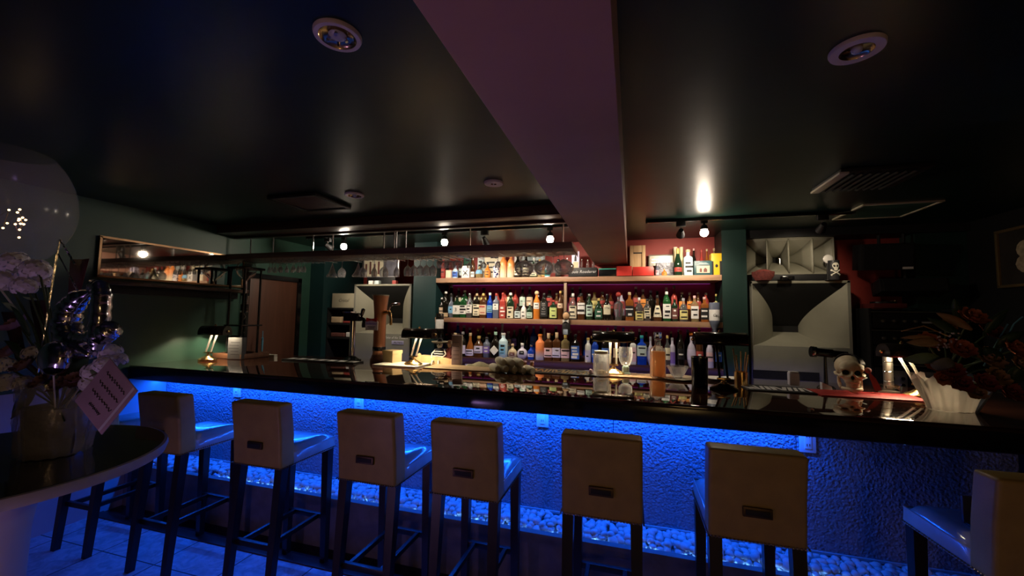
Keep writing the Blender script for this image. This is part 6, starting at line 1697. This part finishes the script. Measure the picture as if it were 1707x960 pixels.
for pts, in (([(80, 640), (55, 560), (48, 500)],), ([(75, 650), (20, 600), (0, 520)],), ([(85, 640), (110, 480), (118, 430)],)):
    a = [L_(A(*q)) for q in pts]
    mb = MB(); rows = []
    for k, p in enumerate(a): rows.append([p + Vector((-.025 - .02 * k, .03, 0)), p + Vector((0, .04, 0)), p + Vector((.025 + .02 * k, .03, 0))])
    mb.grid(rows).build('paper_collar', M_ribbon, fa, smooth=80, solid=.001)
# glittering sprigs
M_glit = mat('silver foil', (.80, .78, .78), .16, 1.0, noise=(30, .1), bump=(20, .3))
for pts in ([(60, 640), (95, 420), (122, 470), (132, 490)], [(60, 640), (100, 400), (125, 440)],):
    a = [L_(A(*q)) for q in pts]
    MB().tube(a, [.003, .003, .003, .002][:len(a)], 6).build('tinsel_stem', M_glit, fa)
    mb = MB()
    for k in range(14):
        f = k / 13; q = a[-2].lerp(a[-1], f); mb.box((0, 0, 0), (.012, .003, .006), T(*q) @ R(k * 1.7, 'Y') @ R(k, 'X'))
    mb.build('tinsel', M_glit, fa, smooth=0)
# clear bubble balloon with fairy lights
c = A(-6, 345, .05); rad = (A(92, 365, .05).x - A(15, 365, .05).x) * .80
bb = thing('bubble_balloon', 'large clear bubble balloon with tiny warm lights above the white flowers', 'balloon', c)
M_bub = mat('clear balloon film', (.80, .78, .80), .15, alpha=.18, noise=(6, .1), spec=.9)
b2 = bmesh.new(); bmesh.ops.create_icosphere(b2, subdivisions=4, radius=1.0)
for v in b2.verts:
    k = 1.0 if v.co.z > 0 else 1 - .35 * v.co.z * v.co.z
    v.co = Vector((v.co.x * rad * k, v.co.y * rad * k, v.co.z * rad * 1.30))
mb = MB(); mb.add(b2); mb.build('film', M_bub, bb, smooth=180)
M_fairy = mat('warm fairy light', (1, .7, .4), .4, emit=(1.0, .62, .28), es=6)
wire = []
rnd = random.Random(9)
for px, py in ((5, 380), (15, 350), (-10, 365), (-5, 370), (12, 372), (40, 350), (60, 362), (55, 372), (52, 380), (38, 385), (35, 400), (62, 392), (70, 385), (85, 382), (84, 392), (78, 398), (45, 395)):
    q = at(px, py, Y=AY + .05 - rad * .25 * rnd.random()) - c
    if q.length > rad * .95: q *= rad * .95 / q.length
    wire.append(q)
MB().tube(wire, .0012, 5).build('wire', M_brass, bb)
f0 = None
for q in wire:
    if f0 is None: f0 = o = MB().ball((0, 0, 0), .0055, 1).build('fairy_light', M_fairy, bb)
    else: o = f0.copy(); SC.collection.objects.link(o)
    o.location = q
MB().tube([(0, 0, -rad * 1.2), L_(A(30, 520, .05)) + base - c, L_(A(80, 650, .05)) + base - c], .004, 6).build('balloon_stick', M_white, bb)
# foil number four
M_foil = mat('silver balloon foil', (.72, .72, .80), .13, 1.0, noise=(7, .1), bump=(22, .25))
c = A(150, 530, -.03)
fb = thing('foil_balloon', 'silver foil balloon in the shape of the number four among the flowers', 'balloon', c)
def F(px, py, dy=0.0): return at(px, py, Y=AY - .03 + dy) - c
def puff(path, radii, name):
    pts = []; rs = []
    for k in range(len(path) - 1):
        for j in range(6):
            f = j / 6; pts.append(path[k].lerp(path[k + 1], f)); rs.append((radii[k] * (1 - f) + radii[k + 1] * f) * (1 + .07 * math.sin(len(pts) * 2.1)))
    pts.append(path[-1]); rs.append(radii[-1])
    MB().tube(pts, rs, 14).build(name, M_foil, fb, smooth=80)
px1 = (A(110, 530).x - A(100, 530).x) / 10          # metres per pixel here
puff([F(152, 486), F(132, 497), F(117, 514), F(111, 538), F(116, 562), F(134, 582), F(154, 592)], [px1 * 3, px1 * 9, px1 * 11, px1 * 12, px1 * 12, px1 * 11, px1 * 4], 'left_stroke')
puff([F(150, 482, -.02), F(158, 475, -.02), F(167, 478, -.02), F(170, 494, -.02), F(168, 530, -.02), F(164, 562, -.02), F(160, 584, -.02)], [px1 * 3, px1 * 6, px1 * 7, px1 * 8, px1 * 8, px1 * 9, px1 * 5], 'upright_stroke')
puff([F(126, 560, -.012), F(150, 566, -.012), F(172, 558, -.012), F(186, 549, -.012), F(191, 546, -.012)], [px1 * 6, px1 * 9, px1 * 10, px1 * 9, px1 * 3], 'cross_stroke')
MB().tube([F(158, 600), F(130, 650), L_(A(100, 690)) + base - c], .003, 6).build('balloon_stick', M_white, fb)
c = A(92, 597, -.10)
rb = thing('round_foil_balloon', 'small round silver foil balloon below the number four', 'balloon', c)
r = px1 * 17
b2 = bmesh.new(); bmesh.ops.create_icosphere(b2, subdivisions=4, radius=1.0)
for v in b2.verts:
    a = math.atan2(v.co.z, v.co.x); rim = math.hypot(v.co.x, v.co.z)
    v.co = Vector((v.co.x * r, v.co.y * r * .62 * (1 + .0), v.co.z * r)) * (1 + .025 * math.sin(18 * a) * rim ** 4)
mb = MB(); mb.add(b2); mb.build('foil', M_foil, rb, smooth=180)
MB().tube([(0, 0, -r), L_(A(92, 680, -.06)) + base - c], .003, 6).build('balloon_stick', M_white, rb)
# message card
M_msg = mat('mauve message card', (.42, .30, .32), .5, noise=(10, .08))
cc = A(177, 660, -.10)
mc = thing('message_card', 'tilted mauve message card with handwriting hung on the flower arrangement', 'card', cc)
w = px1 * 47; h = px1 * 50
Mr = R(-.20, 'X') @ R(.62, 'Y') @ R(.15, 'Z')
MB().box((0, 0, 0), (w, .004, h), Mr, bev=.001).build('card', M_msg, mc)
for k, (s_, sz) in enumerate((('Happy', .050), ('Anniversary', .028), ('4th', .032), ('Bar', .030))):
    if k in (0, 3): continue
mb = MB(); rnd = random.Random(6)
for k in range(4):
    z = h * (.30 - .20 * k); n = 26
    pts = [Mr @ Vector((-w * .34 + w * .66 * i / n * (1 if k < 3 else .55) + (.0 if k < 3 else w * .15), -.0034, z + h * .035 * math.sin(i * 1.9 + k) * rnd.uniform(.4, 1.2))) for i in range(n + 1)]
    mb.tube(pts, .0016, 5)
mb.build('handwriting', M_ink, mc)
MB().box((w * .40, -.0026, 0), (w * .05, .001, h * .98), Mr).build('pale_stripe', M_sock, mc, smooth=0)
MB().tube([Mr @ Vector((-w * .3, .003, h * .48)), L_(A(120, 640)) + base - cc], .002, 6).build('string', M_ribbon, mc)
# ---------------------------------------------------------------- bouquet on the right of the counter
BY = 2.50
def B(px, py, dy=0.0): return at(px, py, Y=BY + dy)
bq0 = B(1600, 690); bq0.z = CT; bq0.y = 2.56
bq = thing('bouquet', 'large wrapped bouquet of rust coloured flowers at the right end of the counter', 'bouquet', bq0)
def Q(px, py, dy=0.0): return B(px, py, dy) - bq0
M_wrap = mat('clear bouquet wrap', (.80, .72, .62), .28, alpha=.55, noise=(5, .15), bump=(12, .9), spec=.8)
nt_ = M_wrap.node_tree; pb_ = nt_.nodes['Principled BSDF']; out_ = nt_.nodes['Material Output']
tl_ = nt_.nodes.new('ShaderNodeBsdfTranslucent'); tl_.inputs['Color'].default_value = (.85, .78, .66, 1)
mx_ = nt_.nodes.new('ShaderNodeMixShader'); mx_.inputs[0].default_value = .5
nt_.links.new(pb_.outputs[0], mx_.inputs[1]); nt_.links.new(tl_.outputs[0], mx_.inputs[2]); nt_.links.new(mx_.outputs[0], out_.inputs['Surface'])
M_wrapb = mat('blue grey tissue', (.22, .26, .36), .55, noise=(8, .2), bump=(14, .8))
mb = MB(); rows = []
for i in range(10):
    f = i / 9; z = .002 + .155 * f
    r = .080 + .030 * f + .022 * f * f
    rows.append([((r * (1 + .10 * math.sin(k * 2.2 + .25 * i))) * math.cos(2 * PI * k / 48) * 1.05, (r * (1 + .10 * math.sin(k * 2.2 + .25 * i))) * math.sin(2 * PI * k / 48) * .72, z + .02 * math.sin(k * 1.3) * f) for k in range(49)])
mb.grid(rows).build('wrapping', M_wrap, bq, smooth=180)
mb = MB(); rows = []
for i in range(6):
    f = i / 5; z = .002 + .17 * f; r = .085 + .075 * f
    rows.append([(r * math.cos(a) * 1.2, r * math.sin(a) * .8, z + .015 * math.sin(a * 9) * f) for a in [-.9 + 1.9 * k / 16 for k in range(17)]])
mb.grid(rows).build('tissue', M_wrapb, bq, smooth=80, solid=.001)
M_rust = mat('rust petals', (.46, .14, .05), .6, noise=(25, .25)); M_bronze = mat('bronze petals', (.40, .24, .10), .6, noise=(25, .25)); M_deep = mat('deep red petals', (.26, .05, .03), .6, noise=(25, .25))
for k, (px, py, r, dy, m) in enumerate(((1600, 640, .05, -.10, M_deep), (1570, 632, .04, -.08, M_rust), (1625, 655, .045, -.10, M_bronze), (1680, 655, .055, -.06, M_deep), (1550, 572, .055, -.06, M_rust), (1602, 585, .062, -.10, M_rust), (1620, 532, .060, .0, M_rust), (1585, 618, .05, -.14, M_deep), (1645, 600, .06, -.06, M_bronze), (1690, 585, .065, -.02, M_rust), (1560, 610, .045, -.12, M_rust), (1660, 630, .05, -.08, M_bronze), (1700, 610, .05, -.04, M_bronze), (1650, 555, .06, .05, M_deep), (1580, 545, .04, .02, M_bronze), (1640, 640, .05, -.12, M_deep))):
    c = Q(px, py, dy); mb = MB(); blossom(mb, c, r, (c.x * 2, -1.0, .5 + c.z), 10, 4, 40 + k); mb.build('blossom', m, bq, smooth=80)
    MB().tube([(0, 0, .15), (c.x * .5, c.y * .5 + .02, .16 + (c.z - .16) * .6), c + Vector((0, .015, -.005))], .004, 6).build('stem', M_stem, bq)
for px, py, qx, qy, w, m, dy in ((1570, 600, 1505, 590, .030, M_leafl, -.15), (1570, 575, 1510, 562, .022, M_bronze, -.1), (1560, 565, 1500, 555, .012, M_bronze, -.1), (1600, 560, 1545, 520, .02, M_leafd, -.02), (1620, 550, 1560, 512, .02, M_bronze, -.0), (1640, 560, 1680, 505, .025, M_leafd, .02), (1660, 580, 1707, 545, .03, M_leafd, .0), (1590, 610, 1550, 600, .035, mat('grey green leaf', (.22, .22, .16), .5, noise=(12, .2)), -.16), (1640, 600, 1600, 560, .03, M_leafd, -.05), (1600, 540, 1590, 490, .02, M_leafd, .04), (1690, 640, 1707, 600, .04, M_leafd, -.03), (1670, 610, 1640, 570, .03, M_leafd, -.06)):
    leaf_mesh(Q(px, py, dy), Q(qx, qy, dy - .03), w).build('leaf', m, bq, smooth=80, solid=.0015)
mb = MB(); rnd = random.Random(12)
for k in range(26):
    q = Q(1578 + rnd.uniform(-16, 24), 568 + rnd.uniform(-14, 16), -.12 + rnd.uniform(-.03, .03)); MB().ball(q, .0045, 1).build('berry', mat('pale berries', (.55, .42, .36), .4, noise=(9, .1)), bq)
for pts in ([(1640, 610), (1668, 560), (1680, 540)], [(1660, 600), (1690, 540), (1705, 528)]):
    MB().tube([Q(*q) for q in pts], .0035, 6).build('ribbon', mat('teal ribbon', (.10, .26, .30), .3, noise=(9, .1)), bq)
MB().tube([Q(1580, 560), Q(1540, 543), Q(1503, 552)], .003, 6).build('twig', M_bronze, bq)
